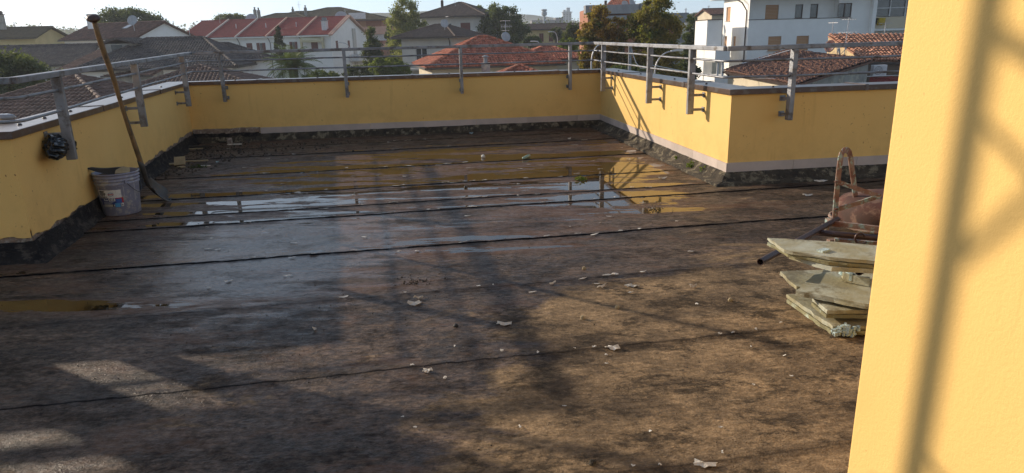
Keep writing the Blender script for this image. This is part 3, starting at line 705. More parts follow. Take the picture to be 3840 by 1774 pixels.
def window(H_, o, u, n, s, z, w_, h_, kind, dep=.16):
    P = lambda a, zz, d: np.array([o[0]+u[0]*a-n[0]*d, o[1]+u[1]*a-n[1]*d, zz])
    ang = math.atan2(u[1], u[0]); c = lambda a, zz, d: P(a, zz, d)
    if kind in ('roller', 'rollertan', 'rollerwhite'):
        m_ = MB(); N = int(h_/.12)
        for i in range(N): m_.box(c(s+w_/2, z+h_*(i+.5)/N, dep-.03), (w_-.02, .03, h_/N*.93), ang, tint=random.random())
        m_.build('shutter', {'roller': MSHUT, 'rollertan': MSHUT2, 'rollerwhite': MFRAME}[kind], H_)
    elif kind in ('open', 'closed', 'closedtan', 'ajar'):
        mt = MSHUT2 if kind == 'closedtan' else MSHUT
        f_ = MB(); t = .06
        for a, b, ww, hh in ((s+w_/2, z+t/2, w_-.004, t), (s+w_/2, z+h_-t/2, w_-.004, t), (s+t/2, z+h_/2, t, h_-.13), (s+w_-t/2, z+h_/2, t, h_-.13), (s+w_/2, z+h_/2, t, h_-.13)):
            f_.box(c(a, b, dep-.05), (ww, .05, hh), ang)
        wo = f_.build('window', MFRAME if kind != 'closedtan' else MSHUT2, H_)
        p_ = MB(); p_.box(c(s+w_/2, z+h_/2, dep-.022), (w_-.01, .02, h_-.01), ang); po = p_.build('pane', MGLASS, None); po.parent = wo; po.matrix_parent_inverse = Matrix.Translation(-H_.location)
        for side in (-1, 1):
            sh = MB(); hw = w_/2
            if kind == 'open' or (kind == 'ajar' and side > 0): cc_ = c(s+w_/2+side*(w_/2+hw/2+.02), z+h_/2, -.035)
            else: cc_ = c(s+w_/2+side*hw/2, z+h_/2, -.0)
            sh.box(cc_, (hw-.015, .045, h_), ang)
            N = int(h_/.11)
            for i in range(N): sh.box(cc_+np.array([n[0]*.026, n[1]*.026, -h_/2+h_*(i+.5)/N]), (hw-.12, .012, h_/N*.55), ang)
            sh.build('shutter', mt, H_)
    else:                                   # plain glazed window
        f_ = MB(); t = .07
        parts = [(s+w_/2, z+t/2, w_-.004, t), (s+w_/2, z+h_-t/2, w_-.004, t), (s+t/2, z+h_/2, t, h_-.15), (s+w_-t/2, z+h_/2, t, h_-.15)]
        if w_ > .95: parts.append((s+w_/2, z+h_/2, .1, h_-.15))
        for a, b, ww, hh in parts: f_.box(c(a, b, dep-.05), (ww, .06, hh), ang)
        wo = f_.build('window', MPIPE if kind == 'dark' else MFRAME, H_)
        p_ = MB(); p_.box(c(s+w_/2, z+h_/2, dep-.022), (w_-.01, .02, h_-.01), ang); po = p_.build('pane', MGLASS, None); po.parent = wo; po.matrix_parent_inverse = Matrix.Translation(-H_.location)
    sl_ = MB(); sl_.box(c(s+w_/2, z-.03, -.02), (w_+.16, .18, .055), ang); sl_.build('sill', MSKIRT, H_)
def part(H_, name, mat, fn, smooth=False):
    m_ = MB(); fn(m_); return m_.build(name, mat, H_, smooth=smooth)
def chimney(H_, c, w_=.6, d_=.5, h_=1.2, ang=0, mat=None, capm=None, style=0):
    m_ = MB(); m_.box([c[0], c[1], c[2]+h_/2-.4], (w_, d_, h_+.8), ang)
    m_.build('chimney', mat or MWHITE, H_)
    k = MB(); z = c[2]+h_
    if style == 0:
        k.box([c[0], c[1], z+.05], (w_+.2, d_+.2, .1), ang); k.poly_slab([[c[0]-w_*.42, c[1]-d_*.42, z+.45], [c[0]+w_*.42, c[1]-d_*.42, z+.45], [c[0]+w_*.42, c[1]+d_*.42, z+.45], [c[0]-w_*.42, c[1]+d_*.42, z+.45]], (0, 0, -.35))
        k.box([c[0], c[1], z+.5], (w_*.7, d_*.7, .1), ang)
    elif style == 1:
        for i in range(4): k.box([c[0], c[1], z+.08+i*.17], (w_+.22-.04*(i % 2), d_+.22, .09), ang)
        k.box([c[0], c[1], z+.35], (w_*.6, d_*.6, .62), ang)
    else:
        k.tube([[c[0], c[1], z-.05], [c[0], c[1], z+.35]], .13, 10); k.lathe([(0, .5), (.22, .4), (.22, .36)], (c[0], c[1], z), 10)
    k.build('chimney_cap', capm or MCON, H_)
def skylight(H_, p, u, v, w_=.8, h_=1.1):
    """p lies on the roof; u along eave, v up the slope (3D)"""
    n = nrm(np.cross(u, v)); n = n if n[2] > 0 else -n
    m_ = MB(); q = [p-u*w_/2-v*h_/2+n*.14, p+u*w_/2-v*h_/2+n*.14, p+u*w_/2+v*h_/2+n*.14, p-u*w_/2+v*h_/2+n*.14]; m_.poly_slab(q, -n*.16); fo = m_.build('skylight', MGUT, H_)
    g_ = MB(); s = .82; q = [p-u*w_/2*s-v*h_/2*s+n*.146, p+u*w_/2*s-v*h_/2*s+n*.146, p+u*w_/2*s+v*h_/2*s+n*.146, p-u*w_/2*s+v*h_/2*s+n*.146]; g_.poly_slab(q, -n*.02)
    po = g_.build('pane', MSKYG, None); po.parent = fo; po.matrix_parent_inverse = Matrix.Translation(-H_.location)
MSKYG = pmat('skylight_glass', (.05, .06, .07), (.07, .08, .09), 3, .12, spec=1., metal=.2)
def antenna(u, v0, v1, y, label, style=0, yaw=0., tilt=0.):
    """mast whose foot shows at (u,v0) and top at (u,v1)"""
    p = at(u, v0, y); q = at(u, v1, y); h_ = q[2]-p[2]
    t = empty('tv_antenna', tuple(p), label, 'antenna', 'television antennas on the roofs around')
    x, yy = p[0], p[1]; m_ = MB(); m_.tube([p-[0, 0, .15], [x+tilt*h_, yy, q[2]]], .028, 6); m_.build('mast', MANT, t)
    X = lambda z: np.array([x+tilt*z, yy, p[2]+z]); d = np.array([math.cos(yaw), math.sin(yaw), 0]); s = np.array([-d[1], d[0], 0]); up_ = np.array([0, 0, 1.])
    def yagi(z, L, w_, n, vert, nm='yagi', rd=.012):
        b_ = MB(); c = X(z); b_.bar(c-d*L*.4, c+d*L*.6, .03, .03)
        for i in range(n):
            k = c-d*L*.4+d*L*(i+.2)/n; e_ = (up_ if vert else s)*w_/2*(1-.4*i/n); b_.tube([k-e_, k+e_], rd, 5)
        b_.build(nm, MANT, t)
    if style == 0: yagi(h_*.95, 1.0, .5, 5, False); yagi(h_*.62, 1.3, .8, 5, False)
    elif style == 1:
        yagi(h_*.97, .8, .9, 3, False); yagi(h_*.7, 1.1, .35, 7, True); yagi(h_*.5, .6, .6, 4, False)
    elif style == 2:
        yagi(h_*.8, .9, .35, 8, False)
        b_ = MB(); c = X(h_*.55)
        for i in range(-3, 4): b_.tube([c+s*.45+up_*.07*i, c-s*.45+up_*.07*i], .01, 5)
        b_.bar(c-up_*.25+s*.3, c+up_*.25+s*.3, .02, .02); b_.bar(c-up_*.25-s*.3, c+up_*.25-s*.3, .02, .02); b_.build('grid_reflector', MANT, t)
    else:
        b_ = MB(); c = X(h_*.93); b_.bar(c-s*.5, c+s*.5, .03, .03); b_.build('crossbar', MANT, t)
    return t
def dish(u, v, y, r, label, yaw=0., mat=None, drop=.9, tilt=.45):
    c = at(u, v, y); t = empty('satellite_dish', (c[0], c[1], c[2]-drop), label, 'satellite dish', 'satellite dishes on the roofs around')
    fwd = nrm(np.array([math.sin(yaw)*math.cos(tilt), -math.cos(yaw)*math.cos(tilt), math.sin(tilt)])); a = nrm(np.cross(fwd, [0, 0, 1])); b = np.cross(a, fwd)
    m_ = MB(); N = 22; V = [c-fwd*.12*r*2]; Fq = []
    for k, (rr, dd) in enumerate(((.35, .03), (.7, .13), (1., .28))):
        V += [c-fwd*.24*r+fwd*dd*r+rr*r*(a*math.cos(2*math.pi*j/N)*.92+b*math.sin(2*math.pi*j/N)) for j in range(N)]
    Fq = [[0, 1+j, 1+(j+1) % N] for j in range(N)] + [[1+k*N+j, 1+(k+1)*N+j, 1+(k+1)*N+(j+1) % N, 1+k*N+(j+1) % N] for k in range(2) for j in range(N)]
    m_.add(V, Fq); o = m_.build('reflector', mat or MDISH, t, smooth=True, fix=False); sm = o.modifiers.new('s', 'SOLIDIFY'); sm.thickness = .02
    m_ = MB(); m_.tube([c-b*r*.95, c+fwd*r*1.0-b*r*.15], .018, 6); m_.box(c+fwd*r*1.0-b*r*.1, (.09, .09, .12)); m_.build('feed_arm', MANT, t)
    m_ = MB(); m_.tube([[c[0], c[1]+.12, c[2]-drop-.2], c-fwd*.2*r+[0, .04, 0]], .03, 8); m_.build('mast', MANT, t)
    return t

# ---- leaves and trees
def leafquads(C, size, rg, drop=0.):
    n = len(C); a = rg.normal(size=(n, 3)); a /= np.linalg.norm(a, axis=1)[:, None]
    b = rg.normal(size=(n, 3)); b -= a*(a*b).sum(1)[:, None]; b /= np.linalg.norm(b, axis=1)[:, None]
    s = size*rg.uniform(.6, 1.3, n)[:, None]; a = a*s*.5; b = b*s*.34
    return np.stack([C-a, C-b+a*.15, C+a, C+b+a*.15], 1)
def tree(label, base, ztop, lobes, mat, n, size, trunk_h, r0, cat='tree', name='tree', clumps=60, group=None, seed=0, tmean=.5, shell=.55, spread=.16, limbs=True, tvar=.3, zg=GZ):
    """lobes: (dx, dy, z centre, rx, ry, rz)"""
    rg = np.random.default_rng(seed+100); base = np.array(base[:2], float)
    t = empty(name, (*base, zg), label, cat, group); T = np.array([*base, zg])
    CC = []; wts = np.array([l[3]*l[4]*l[5] for l in lobes])**.67; wts /= wts.sum(); per = (wts*clumps).astype(int)+2
    for l, k in zip(lobes, per):
        d = rg.normal(size=(k, 3)); d /= np.linalg.norm(d, axis=1)[:, None]; r_ = rg.uniform(shell, 1, k)**.6
        CC.append(np.array([base[0]+l[0], base[1]+l[1], l[2]]) + d*r_[:, None]*np.array(l[3:6]))
    CC = np.vstack(CC); R_ = np.mean([max(l[3], l[4]) for l in lobes])
    tr = MB(); tp = np.array([base[0], base[1], zg+trunk_h]); bend = rg.normal(0, .12, 2)
    top = np.array([base[0]+lobes[0][0]*.6, base[1]+lobes[0][1]*.6, lobes[0][2]+lobes[0][5]*.5])
    tr.tube([T-[0, 0, .2], T+[bend[0], bend[1], trunk_h*.5], tp, (tp+top)/2+[bend[1], bend[0], 0], top], [r0, r0*.8, r0*.62, r0*.4, r0*.1], 8)
    if limbs:
        for c in CC[rg.choice(len(CC), min(len(CC), 26), replace=False)]:
            f_ = rg.uniform(.2, .8); s_ = tp+(top-tp)*f_*.8; mid = (s_+c)/2+rg.normal(0, .15, 3)+[0, 0, .2*np.linalg.norm(c-s_)*.3]
            tr.tube([s_, mid, c], [r0*.28, r0*.16, r0*.04], 5)
    tr.build('trunk', M_BARK, t, smooth=True)
    idx = rg.integers(0, len(CC), n); ct = np.clip(rg.normal(tmean, tvar, len(CC)), 0, 1)
    sp = spread*R_*rg.uniform(.6, 1.5, len(CC))
    P = CC[idx] + rg.normal(size=(n, 3))*sp[idx][:, None]*np.array([1, 1, .8])
    tint = np.clip(ct[idx]+rg.normal(0, .16, n), 0, 1)
    quads_np('crown', leafquads(P, size, rg), tint, mat, t)
    return t
def crown_at(u0, u1, v0, v1, y):
    """centre and half sizes of the box that shows between these photo positions at distance y"""
    a = at(u0, v1, y); b = at(u1, v0, y); return (a[0]+b[0])/2, y, (a[2]+b[2])/2, abs(b[0]-a[0])/2, abs(b[2]-a[2])/2
def simple_tree(label, u0, u1, v0, v1, y, mat, n, size, lob=None, **kw):
    cx, cy, cz, rx, rz = crown_at(u0, u1, v0, v1, y)
    lobes = [(l[0]*rx, l[1]*rx, cz+l[2]*rz, l[3]*rx, l[3]*rx, l[4]*rz) for l in (lob or [(0, 0, 0, .85, .85)])]
    kw.setdefault('trunk_h', max(1., cz-rz*.7-GZ)); kw.setdefault('r0', .22)
    return tree(label, (cx, cy), 0, lobes, mat, n, size, **kw)
ROUND = [(0, 0, .1, .75, .8), (-.4, .1, -.1, .5, .6), (.42, -.1, -.15, .5, .6), (.1, -.2, .45, .45, .5), (-.15, .3, .3, .5, .55)]
SPREAD = [(0, 0, .1, .7, .7), (-.5, 0, -.1, .45, .6), (.5, 0, -.2, .45, .6), (.25, -.3, .2, .45, .6), (-.3, -.3, .3, .4, .55)]
TALL = [(0, 0, .55, .45, .4), (-.2, 0, .1, .6, .45), (.25, 0, 0, .6, .5), (0, .1, -.4, .75, .5)]

R_ = rad
HG = {}
# ------- houses on the left
c = at(265, 137, 86)
h1, _ = house('tiled_house', 'white house with red brown tiled roof, one skylight and a tapered chimney, behind the shovel', 'house', at(238, 137, 91), R_(-22), 12.4, 8.6, 2.35, 1.75, 'gable', .45, MWHITE, RT_BROWN,
    [(1, 2.7, -.15, .75, .75, 'glass'), (1, 3.7, -.15, .75, .75, 'glass'), (0, 3, -2.2, .9, 1.2, 'closed')], seed=3)
u3 = np.array([math.cos(R_(-22)), math.sin(R_(-22)), 0]); v3 = nrm(np.array([-u3[1], u3[0], 1.75/4.3]))
p = np.array([*at(238, 137, 91)[:2], 2.35])
skylight(h1, p+u3*8.0+v3*3.1, u3, v3, 1.0, 1.3)
chimney(h1, p+u3*1.6+v3*3.3+np.array([0, 0, .2]), .95, .7, 1.0, R_(-22), MWHITE, MPIPE, 0)
h2, _ = house('tiled_house', 'low house with dark tiles and a bare grey gable above the left bush', 'house', at(-190, 180, 74), R_(6), 12.4, 9.5, -.35, 1.9, 'gable', .3, MGREY, RT_DARK, seed=5)
h3, _ = house('tiled_house', 'lower house with flat red brown tiles and a single skylight left of the shovel handle', 'house', at(175, 248, 62), R_(-14), 10.5, 15, -1.0, 2.4, 'gable', .3, MOLDW, RT_BROWN, seed=7, amp=.03)
u3 = np.array([math.cos(R_(-14)), math.sin(R_(-14)), 0]); v3 = nrm(np.array([-u3[1], u3[0], 2.4/7.5])); p = np.array([*at(175, 248, 62)[:2], -1.0])
skylight(h3, p+u3*2.7+v3*5.6, u3, v3, 1.1, 2.2)
h4, _ = house('tiled_house', 'long low house with mossy dark tiles and a dormer, right of the shovel handle', 'house', at(300, 248, 60), R_(8), 12.2, 12, -.62, 2.5, 'hip', .5, MWHITE, RT_DARK,
    [(0, 1.1, -3.0, 1.0, 1.4, 'dark'), (0, 8, -3.1, .9, 1.2, 'closed')], seed=9, ridge=5)
# dormer
dc = at(450, 205, 64.5); dn_ = MB(); dn_.box([dc[0], dc[1]+1.6, dc[2]+.45], (2.6, 3.2, 1.0), R_(8)); dn_.build('dormer', MOLDW, h4)
dn_ = MB(); a_ = np.array([dc[0], dc[1], dc[2]+1.0])
tiles(dn_, [a_+[-1.9, -.3, -.1], a_+[0, -.3, .42], a_+[0, 4, .42], a_+[-1.9, 4, -.1]], .24, .38, .05, 4, 3)
tiles(dn_, [a_+[0, -.3, .42], a_+[1.9, -.3, -.1], a_+[1.9, 4, -.1], a_+[0, 4, .42]], .24, .38, .05, 4, 4); dn_.build('dormer_roof', RT_DARK, h4, fix=False)
dn_ = MB(); dn_.box([dc[0]-.15, dc[1]-.01, dc[2]+.5], (.95, .06, .7), R_(8)); dn_.build('dormer_window', MGLASS, h4)
h5, _ = house('tiled_house', 'white house with dark hipped tiles in front of the red roofed row', 'house', at(612, 240, 66), R_(24), 9.6, 8, -.25, 1.55, 'hip', .55, MWHITE, RT_DARK, [(0, 5.4, -2.6, .8, .35, 'dark')], seed=11, ridge=2.5)
chimney(h5, at(649, 215, 68), .55, .5, 1.0, 0, MGREY, MGUT, 0); chimney(h5, at(692, 196, 70), .6, .5, .5, 0, MWHITE, MCON, 1)
h6, _ = house('cream_house', 'cream house with a dark roof and tall chimney at the far left edge', 'house', at(-60, 128, 100), R_(3), 6.6, 8, 2.9, 1.3, 'gable', .6, MYEL, RT_OLIVE, seed=13)
chimney(h6, at(3, 88, 100), .9, .7, 1.1, 0, MOLDW, MPIPE, 0)
h7, _ = house('tiled_house', 'low dark gabled house half hidden between the far left house and the chimney house', 'house', at(108, 135, 112), R_(-5), 7.6, 8, 1.5, 1.1, 'hip', .4, MGREY, RT_DARK, seed=15, ridge=.01)
# pantiled pyramid roofs just beyond the left parapet
def pyr(label, apex, half, ang, rise, mat, wallm, seed, tw=.23, ns=6):
    a = np.array(apex); u, v = frame(ang); c0 = a[:2]-u*half-v*half
    return house('pyramid_roof_house', label, 'house', c0, ang, 2*half, 2*half, a[2]-rise, rise, 'hip', .4, wallm, mat, ridge=0, tw=tw, tl=.36, ns=ns, seed=seed, amp=.085, capr=.12)
pyr('near house with mottled pantiled pyramid roof below the left parapet', at(286, 288, 33), 6.1, R_(-2), 2.3, RT_MIX, MWHITE, 21)
pyr('house with mottled pyramid roof just over the back left corner of the parapet', at(748, 247, 46), 6.6, R_(12), 2.2, RT_MIX, MWHITE, 22)

# ------- row of white houses with red roofs
aR = R_(-13); cR = at(1240, 134, 118)[:2]; uR, vR = frame(aR); SL = 5.75; NR = 5; c0R = cR-uR*SL*NR; zeR = 2.35; DR = 14.; riR = 2.95
lab = ['leftmost and plainest unit of the red roofed white row', 'second unit from the left of the red roofed white row', 'middle unit of the red roofed white row, with two shuttered windows', 'fourth unit of the red roofed white row, behind the cypress', 'right end unit of the red roofed row, with gable, chimney and striped awning']
zmid = -.05
wr = [[(0, 1.2, -4.3, 1., 1.3, 'closed')], [(0, 1.7, zmid-.1, 1.05, 1.5, 'closed'), (0, 3.7, zmid-.1, .75, 1.3, 'closed')],
      [(0, 1.6, zmid-.25, 1.1, 1.6, 'closed'), (0, 3.5, zmid-.25, 1.1, 1.6, 'ajar'), (0, 2.0, -3.3, 1.9, 1.5, 'ajar')],
      [(0, 3.9, zmid-.2, .95, 1.6, 'ajar'), (0, 1.0, zmid-.2, .8, 1.5, 'closed')],
      [(0, 2.1, zmid-.2, 1.2, 1.7, 'closed'), (1, 1.6, zmid-.1, .8, 1.5, 'closed'), (1, 6.1, zmid-.1, .8, 1.5, 'closed'), (1, 9.5, zmid-.1, .0001, .0001, 'none')]]
wr[4] = wr[4][:3]
for k in range(NR):
    cc_ = c0R+uR*SL*k; last = k == NR-1
    hh, _ = house('row_house', lab[k], 'house', cc_+uR*.01, aR, SL-.02, DR, zeR-.0*k, riR, 'gable', .0, MWHITE, RT_RED, wr[k], tw=.30, tl=.5, ns=2, amp=.05, seed=30+k, group='row of white houses with red roofs')
    # raking party wall edge with pale flashing at the right end of each unit
    P3 = lambda a, b, z: np.array([*(cc_+uR*a+vR*b), z])
    m_ = MB(); dz = riR/(DR/2)*.5; m_.bar(P3(SL-.06, -.5, zeR-dz+.17), P3(SL-.06, DR/2, zeR+riR+.17), .22, .26); m_.build('verge', MPINK if k > 1 else MSKIRT, hh)
    m_ = MB(); m_.bar(P3(0, -.32, zeR-.15), P3(SL-.1, -.32, zeR-.15), .6, .16); m_.build('eave', MWHITE, hh)
    m_ = MB(); m_.tube([P3(.3, -.6, zeR-.2), P3(.35, -.3, zeR-.6), P3(.4, -.06, zeR-1.1), P3(.4, -.06, GZ)], .06, 6); m_.build('downpipe', MGUT, hh)
    if k > 0 and k < 4: part(hh, 'vent_pipe', MFRAME, lambda m: m.tube([P3(3.6, 3.4, zeR+1.2), P3(3.6, 3.4, zeR+2.2)], .07, 6))
    if last:
        m_ = MB()
        m_.bar(P3(SL+.25, -.5, zeR-dz+.15), P3(SL+.25, DR/2, zeR+riR+.15), .5, .22); m_.bar(P3(SL+.25, DR/2, zeR+riR+.15), P3(SL+.25, DR+.4, zeR-dz+.15), .5, .22); m_.build('gable_eave', MPINK, hh)
        chimney(hh, P3(3.9, 1.9, zeR+.7), .85, .7, 1.5, aR, MFRAME, MCON, 0)
        m_ = MB(); c_ = P3(2.7, -.55, zmid+1.75); m_.add([c_+[-1.9, .5, .35], c_+[1.9, .5, .35], c_+[1.9, -.7, -.1], c_+[-1.9, -.7, -.1], c_+[1.9, -.7, -.5], c_+[-1.9, -.7, -.5]], [[0, 1, 2, 3], [3, 2, 4, 5]]); o_ = m_.build('awning', MAWN, hh)
        for sx in (-1.75, 1.75): part(hh, 'awning_curtain', MAWN, lambda m: m.box(c_+[sx, -.3, -.7], (.25, .5, 1.9), aR))
        # grey recess band and ground floor porch of the gable side
        part(hh, 'gable_pilaster', MGREY, lambda m: m.box(P3(SL+.13, 8.6, (GZ+zeR)/2+.5), (.26, 1.0, zeR-GZ+1.), aR))
        part(hh, 'balcony_slab', MFRAME, lambda m: m.box(P3(SL+.9, 9.8, -1.6), (1.8, 7.2, 1.1), aR))
# ------- wide dark roofed apartment block behind the row
h8, _ = house('apartment_block', 'long orange apartment block with wide olive brown hipped roofs behind the red roofed row', 'apartment building', at(1000, 76, 150), R_(-4), 24, 15, 5.3, 2.9, 'hip', 1.2, MORA, RT_OLIVE,
    [(0, 19.6, 2.6, 1.2, 2.4, 'closedtan'), (0, 14.6, 2.6, 1.2, 2.4, 'closed'), (0, 21.2, -1.4, 1.4, 1.6, 'rollerwhite')], ns=2, tw=.35, tl=.5, seed=41, ridge=3)
h9, _ = house('apartment_block', 'lower dark roofed wing left of the orange apartment block, with two slim chimneys', 'apartment building', at(905, 76, 142), R_(4), 14, 14, 4.9, 2.1, 'hip', 1.0, MPINK, RT_OLIVE, ns=2, tw=.35, tl=.5, seed=43, ridge=4)
h10, _ = house('apartment_block', 'tallest flat hipped roof in the middle of the dark roofed blocks', 'apartment building', at(1030, 70, 165), R_(2), 15, 12, 6.8, 1.4, 'hip', .8, MPINK, RT_OLIVE, ns=2, tw=.35, tl=.5, seed=45, ridge=8)
for (uu, vv, yy, tgt) in ((958, 54, 143, h9), (972, 56, 143, h9), (1147, 45, 152, h8), (1100, 48, 166, h10)):
    chimney(tgt, at(uu, vv+8, yy), .5, .5, 1.3, 0, MOLDW, MPIPE, 2)
bA = at(1400, 108, 146); part(h8, 'balcony', MPINK, lambda m: m.box([bA[0]-1.0, 145.2, bA[2]-.35], (8.2, 2.4, 1.5), R_(-4)))
part(h8, 'balcony', MPINK, lambda m: m.box([bA[0]+.0, 145.2, bA[2]-3.6], (6.4, 2.4, 1.2), R_(-4)))
part(h8, 'roller_blind', MFRAME, lambda m: m.box([bA[0]-3.3, 147.2, bA[2]+2.6], (3.4, .15, 1.2), R_(-4)))
part(h8, 'roller_blind', MFRAME, lambda m: m.box([bA[0]+1.2, 144.5, bA[2]-1.7], (3.2, .15, 1.2), R_(-4)))

# ------- grey houses in the middle
cc_ = at(1692, 134, 88); u_, v_ = frame(R_(-20)); c0_ = cc_[:2]-u_*6.9
h11, _ = house('grey_house', 'pale grey two storey house with brown hipped roof and a balcony with an air conditioner', 'house', c0_+v_*.0, R_(-20), 6.9, 8.6, 1.45, 1.55, 'hip', 1.0, MGREY, RT_BLK,
    [(0, 1.9, -2.2, 1.6, 2.4, 'glass'), (0, 4.9, -1.6, 1.2, 1.3, 'rollerwhite'), (0, 1.9, -5.6, 1.6, 2.2, 'glass'), (1, 2.0, -.6, .45, 1.1, 'dark'), (1, 4.0, -.6, .45, 1.1, 'dark'), (1, 6.4, -.6, .45, 1.1, 'dark')], ns=4, seed=51, ridge=1.5)
P3 = lambda a, b, z: np.array([*(c0_+u_*a+v_*b), z])
part(h11, 'balcony_slab', MGREY, lambda m: m.box(P3(2.6, -.75, -2.35), (4.6, 1.5, .18), R_(-20)))
def balrail(m):
    for z in (-1.45, -1.75, -2.0): m.bar(P3(.35, -1.45, z), P3(4.85, -1.45, z), .03, .03)
    for s in (.35, 1.5, 2.6, 3.7, 4.85): m.bar(P3(s, -1.45, -2.3), P3(s, -1.45, -1.43), .03, .03)
    for s in (.35, 4.85): m.bar(P3(s, -1.45, -1.45), P3(s, 0, -1.45), .03, .03)
part(h11, 'balcony_railing', MGALV, balrail)
for s in (4.75,): part(h11, 'downpipe', MPIPE, lambda m: m.tube([P3(6.9, -.8, 1.3), P3(6.7, -.1, .8), P3(6.7, -.1, GZ)], .06, 6))
ac = P3(4.05, -.35, -1.35)
t = empty('air_conditioner', tuple(ac-[0, 0, .35]), 'white air conditioner hung on the grey house wall above its balcony', 'air conditioner')
def acu(t, c, ang, sc=1.):
    m_ = MB(); m_.box(c, (.85*sc, .32*sc, .65*sc), ang); bevel(m_.build('casing', MFRAME, t), .02)
    u2, v2 = frame(ang); m_ = MB()
    for r_ in (.08, .16, .24): m_.tube([c+np.array([*(u2*(-.12+r_*math.cos(a))-v2*.165), r_*math.sin(a)])*1. for a in np.linspace(0, 2*math.pi, 17)], .012*sc, 4)
    m_.build('fan_grille', MDARKST, t)
acu(t, ac, R_(-20)); part(t, 'duct', MFRAME, lambda m: m.tube([ac+[-.05, 0, .3], ac+[-.05, .1, 1.9]], .05, 6))
cc_ = at(1803, 62, 118); u_, v_ = frame(R_(-18)); c0b = cc_[:2]-u_*10.6
h12, _ = house('grey_house', 'taller grey house with dark hipped roof and a long white balcony', 'house', c0b, R_(-18), 10.6, 9.0, 4.75, 2.35, 'hip', 1.3, MGREY, RT_BLK,
    [(0, 7.0, 1.1, 1.7, 2.6, 'closed'), (0, 4.4, 1.1, 1.0, 2.6, 'glass'), (1, 1.9, 1.3, .9, 2.6, 'dark')], ns=4, tw=.28, tl=.42, seed=53, ridge=.6)
P3 = lambda a, b, z: np.array([*(c0b+u_*a+v_*b), z])
part(h12, 'balcony', MWHITE, lambda m: m.box(P3(5.0, -.8, 1.7), (10.4, 1.6, 1.5), R_(-18)))
part(h12, 'side_balcony', MWHITE, lambda m: m.box(P3(11.4, 3, 1.5), (1.7, 3.4, 1.5), R_(-18)))
chimney(h12, P3(2.2, 4.0, 6.3), .45, .45, 1.2, 0, MPIPE, MPIPE, 2)
# ------- orange roofs right beyond the back wall
c0_ = at(1600, 246, 55)[:2]; c1_ = at(2108, 238, 57.5)[:2]; aO = math.atan2(*(c1_-c0_)[::-1]); LO = np.linalg.norm(c1_-c0_)
h13, _ = house('orange_roof_house', 'cream house with bright orange hipped tile roof beyond the back parapet', 'house', c0_+frame(aO)[0]*.4, aO, LO-.8, 9.5, -.88, 2.2, 'hip', .5, MCREAM, RT_ORANGE, [], ns=6, tw=.25, tl=.36, seed=61, ridge=.8, amp=.06)
h13b, _ = house('orange_roof_house', 'second orange tiled roof just behind and to the right of the nearest orange roof', 'house', at(1960, 226, 64)[:2], R_(8), 5.6, 6, -.75, 1.1, 'hip', .4, MCREAM, RT_ORANGE, [], ns=6, tw=.25, tl=.36, seed=63, ridge=.5, amp=.06)
h13c, _ = house('orange_roof_house', 'small low orange hipped roof directly above the back coping', 'house', at(1800, 300, 43)[:2], R_(4), 5.4, 6, -1.75, 1.2, 'hip', .3, MCREAM, RT_ORANGE, [], ns=6, tw=.25, tl=.36, seed=65, ridge=.0, amp=.06)
chimney(h13c, at(1822, 262, 46), .55, .5, .45, 0, MOLDW, MCON, 2)
# ------- far middle
h14, _ = house('yellow_house', 'small pale yellow house with three windows and a brown roof in the far middle', 'house', at(1976, 108, 135)[:2], R_(-6), 8.6, 7, 2.6, .9, 'gable', .4, MYEL, RT_BLK,
    [(0, 2.3, .3, .8, 1.5, 'closed'), (0, 4.1, .3, .8, 1.5, 'closed'), (0, 6.4, .3, 1., 1.5, 'closed')], ns=2, seed=71)
h15, _ = house('yellow_house', 'narrow mustard house beside the small pale yellow house', 'house', at(2044, 116, 150)[:2], R_(-6), 7.5, 7, 1.9, .9, 'gable', .4, MYEL, RT_BLK, [(0, 2.4, .2, .7, 1.2, 'closed')], ns=2, seed=73)
h16, _ = house('long_house', 'long low house with brown roof right of the yellow houses', 'house', at(2075, 118, 175)[:2], R_(0), 16, 8, 2.8, 1.3, 'gable', .4, MYEL, RT_BLK, [], ns=2, seed=75)
def blockbuild(label, u0, u1, vt, y, depth, mat, floors=0, cols=0, extra=None, zb=GZ):
    a = at(u0, vt, y); b = at(u1, vt, y); t = empty('distant_building', ((a[0]+b[0])/2, y+depth/2, zb), label, 'building')
    m_ = MB(); m_.box([(a[0]+b[0])/2, y+depth/2, (a[2]+zb)/2], (b[0]-a[0], depth, a[2]-zb)); m_.build('wall', mat, t)
    if floors:
        h_ = (a[2]+3-zb)/floors
        for i in range(floors):
            for j in range(cols):
                ww = (b[0]-a[0])/cols; z = a[2]-(i+.55)*(a[2]-at(u0, 85, y)[2])/floors
                m_ = MB(); m_.box([a[0]+ww*(j+.5), y-.02, z], (ww*.45, .3, (a[2]-at(u0, 85, y)[2])/floors*.45)); m_.build('window', MGLASS, t)
    return t, a, b
MFAR = pmat('pale_concrete', (.42, .44, .46), (.34, .36, .38), .05, .9)
MFARB = pmat('factory_wall', (.25, .24, .24), (.18, .17, .17), .05, .9, stretch=(1, 1, .1))
t, a, b = blockbuild('distant pale high rise tower on the skyline', 2111, 2143, 44, 700, 9, MFAR, 6, 3)
part(t, 'roof_house', MFAR, lambda m: (m.box([(a[0]+b[0])/2+1.2, 704, a[2]+1.6], (3.2, 5, 4.2)), m.box([(a[0]+b[0])/2-2.4, 704, a[2]+.8], (2.2, 5, 1.8))))
part(t, 'cornice', MFAR, lambda m: m.box([(a[0]+b[0])/2, 704, a[2]-.6], (b[0]-a[0]+1.6, 10.5, .7)))
blockbuild('long grey factory block on the skyline', 1994, 2084, 76, 420, 30, MFARB)
blockbuild('raised darker end of the factory block on the skyline', 2083, 2112, 66, 430, 20, MFARB)
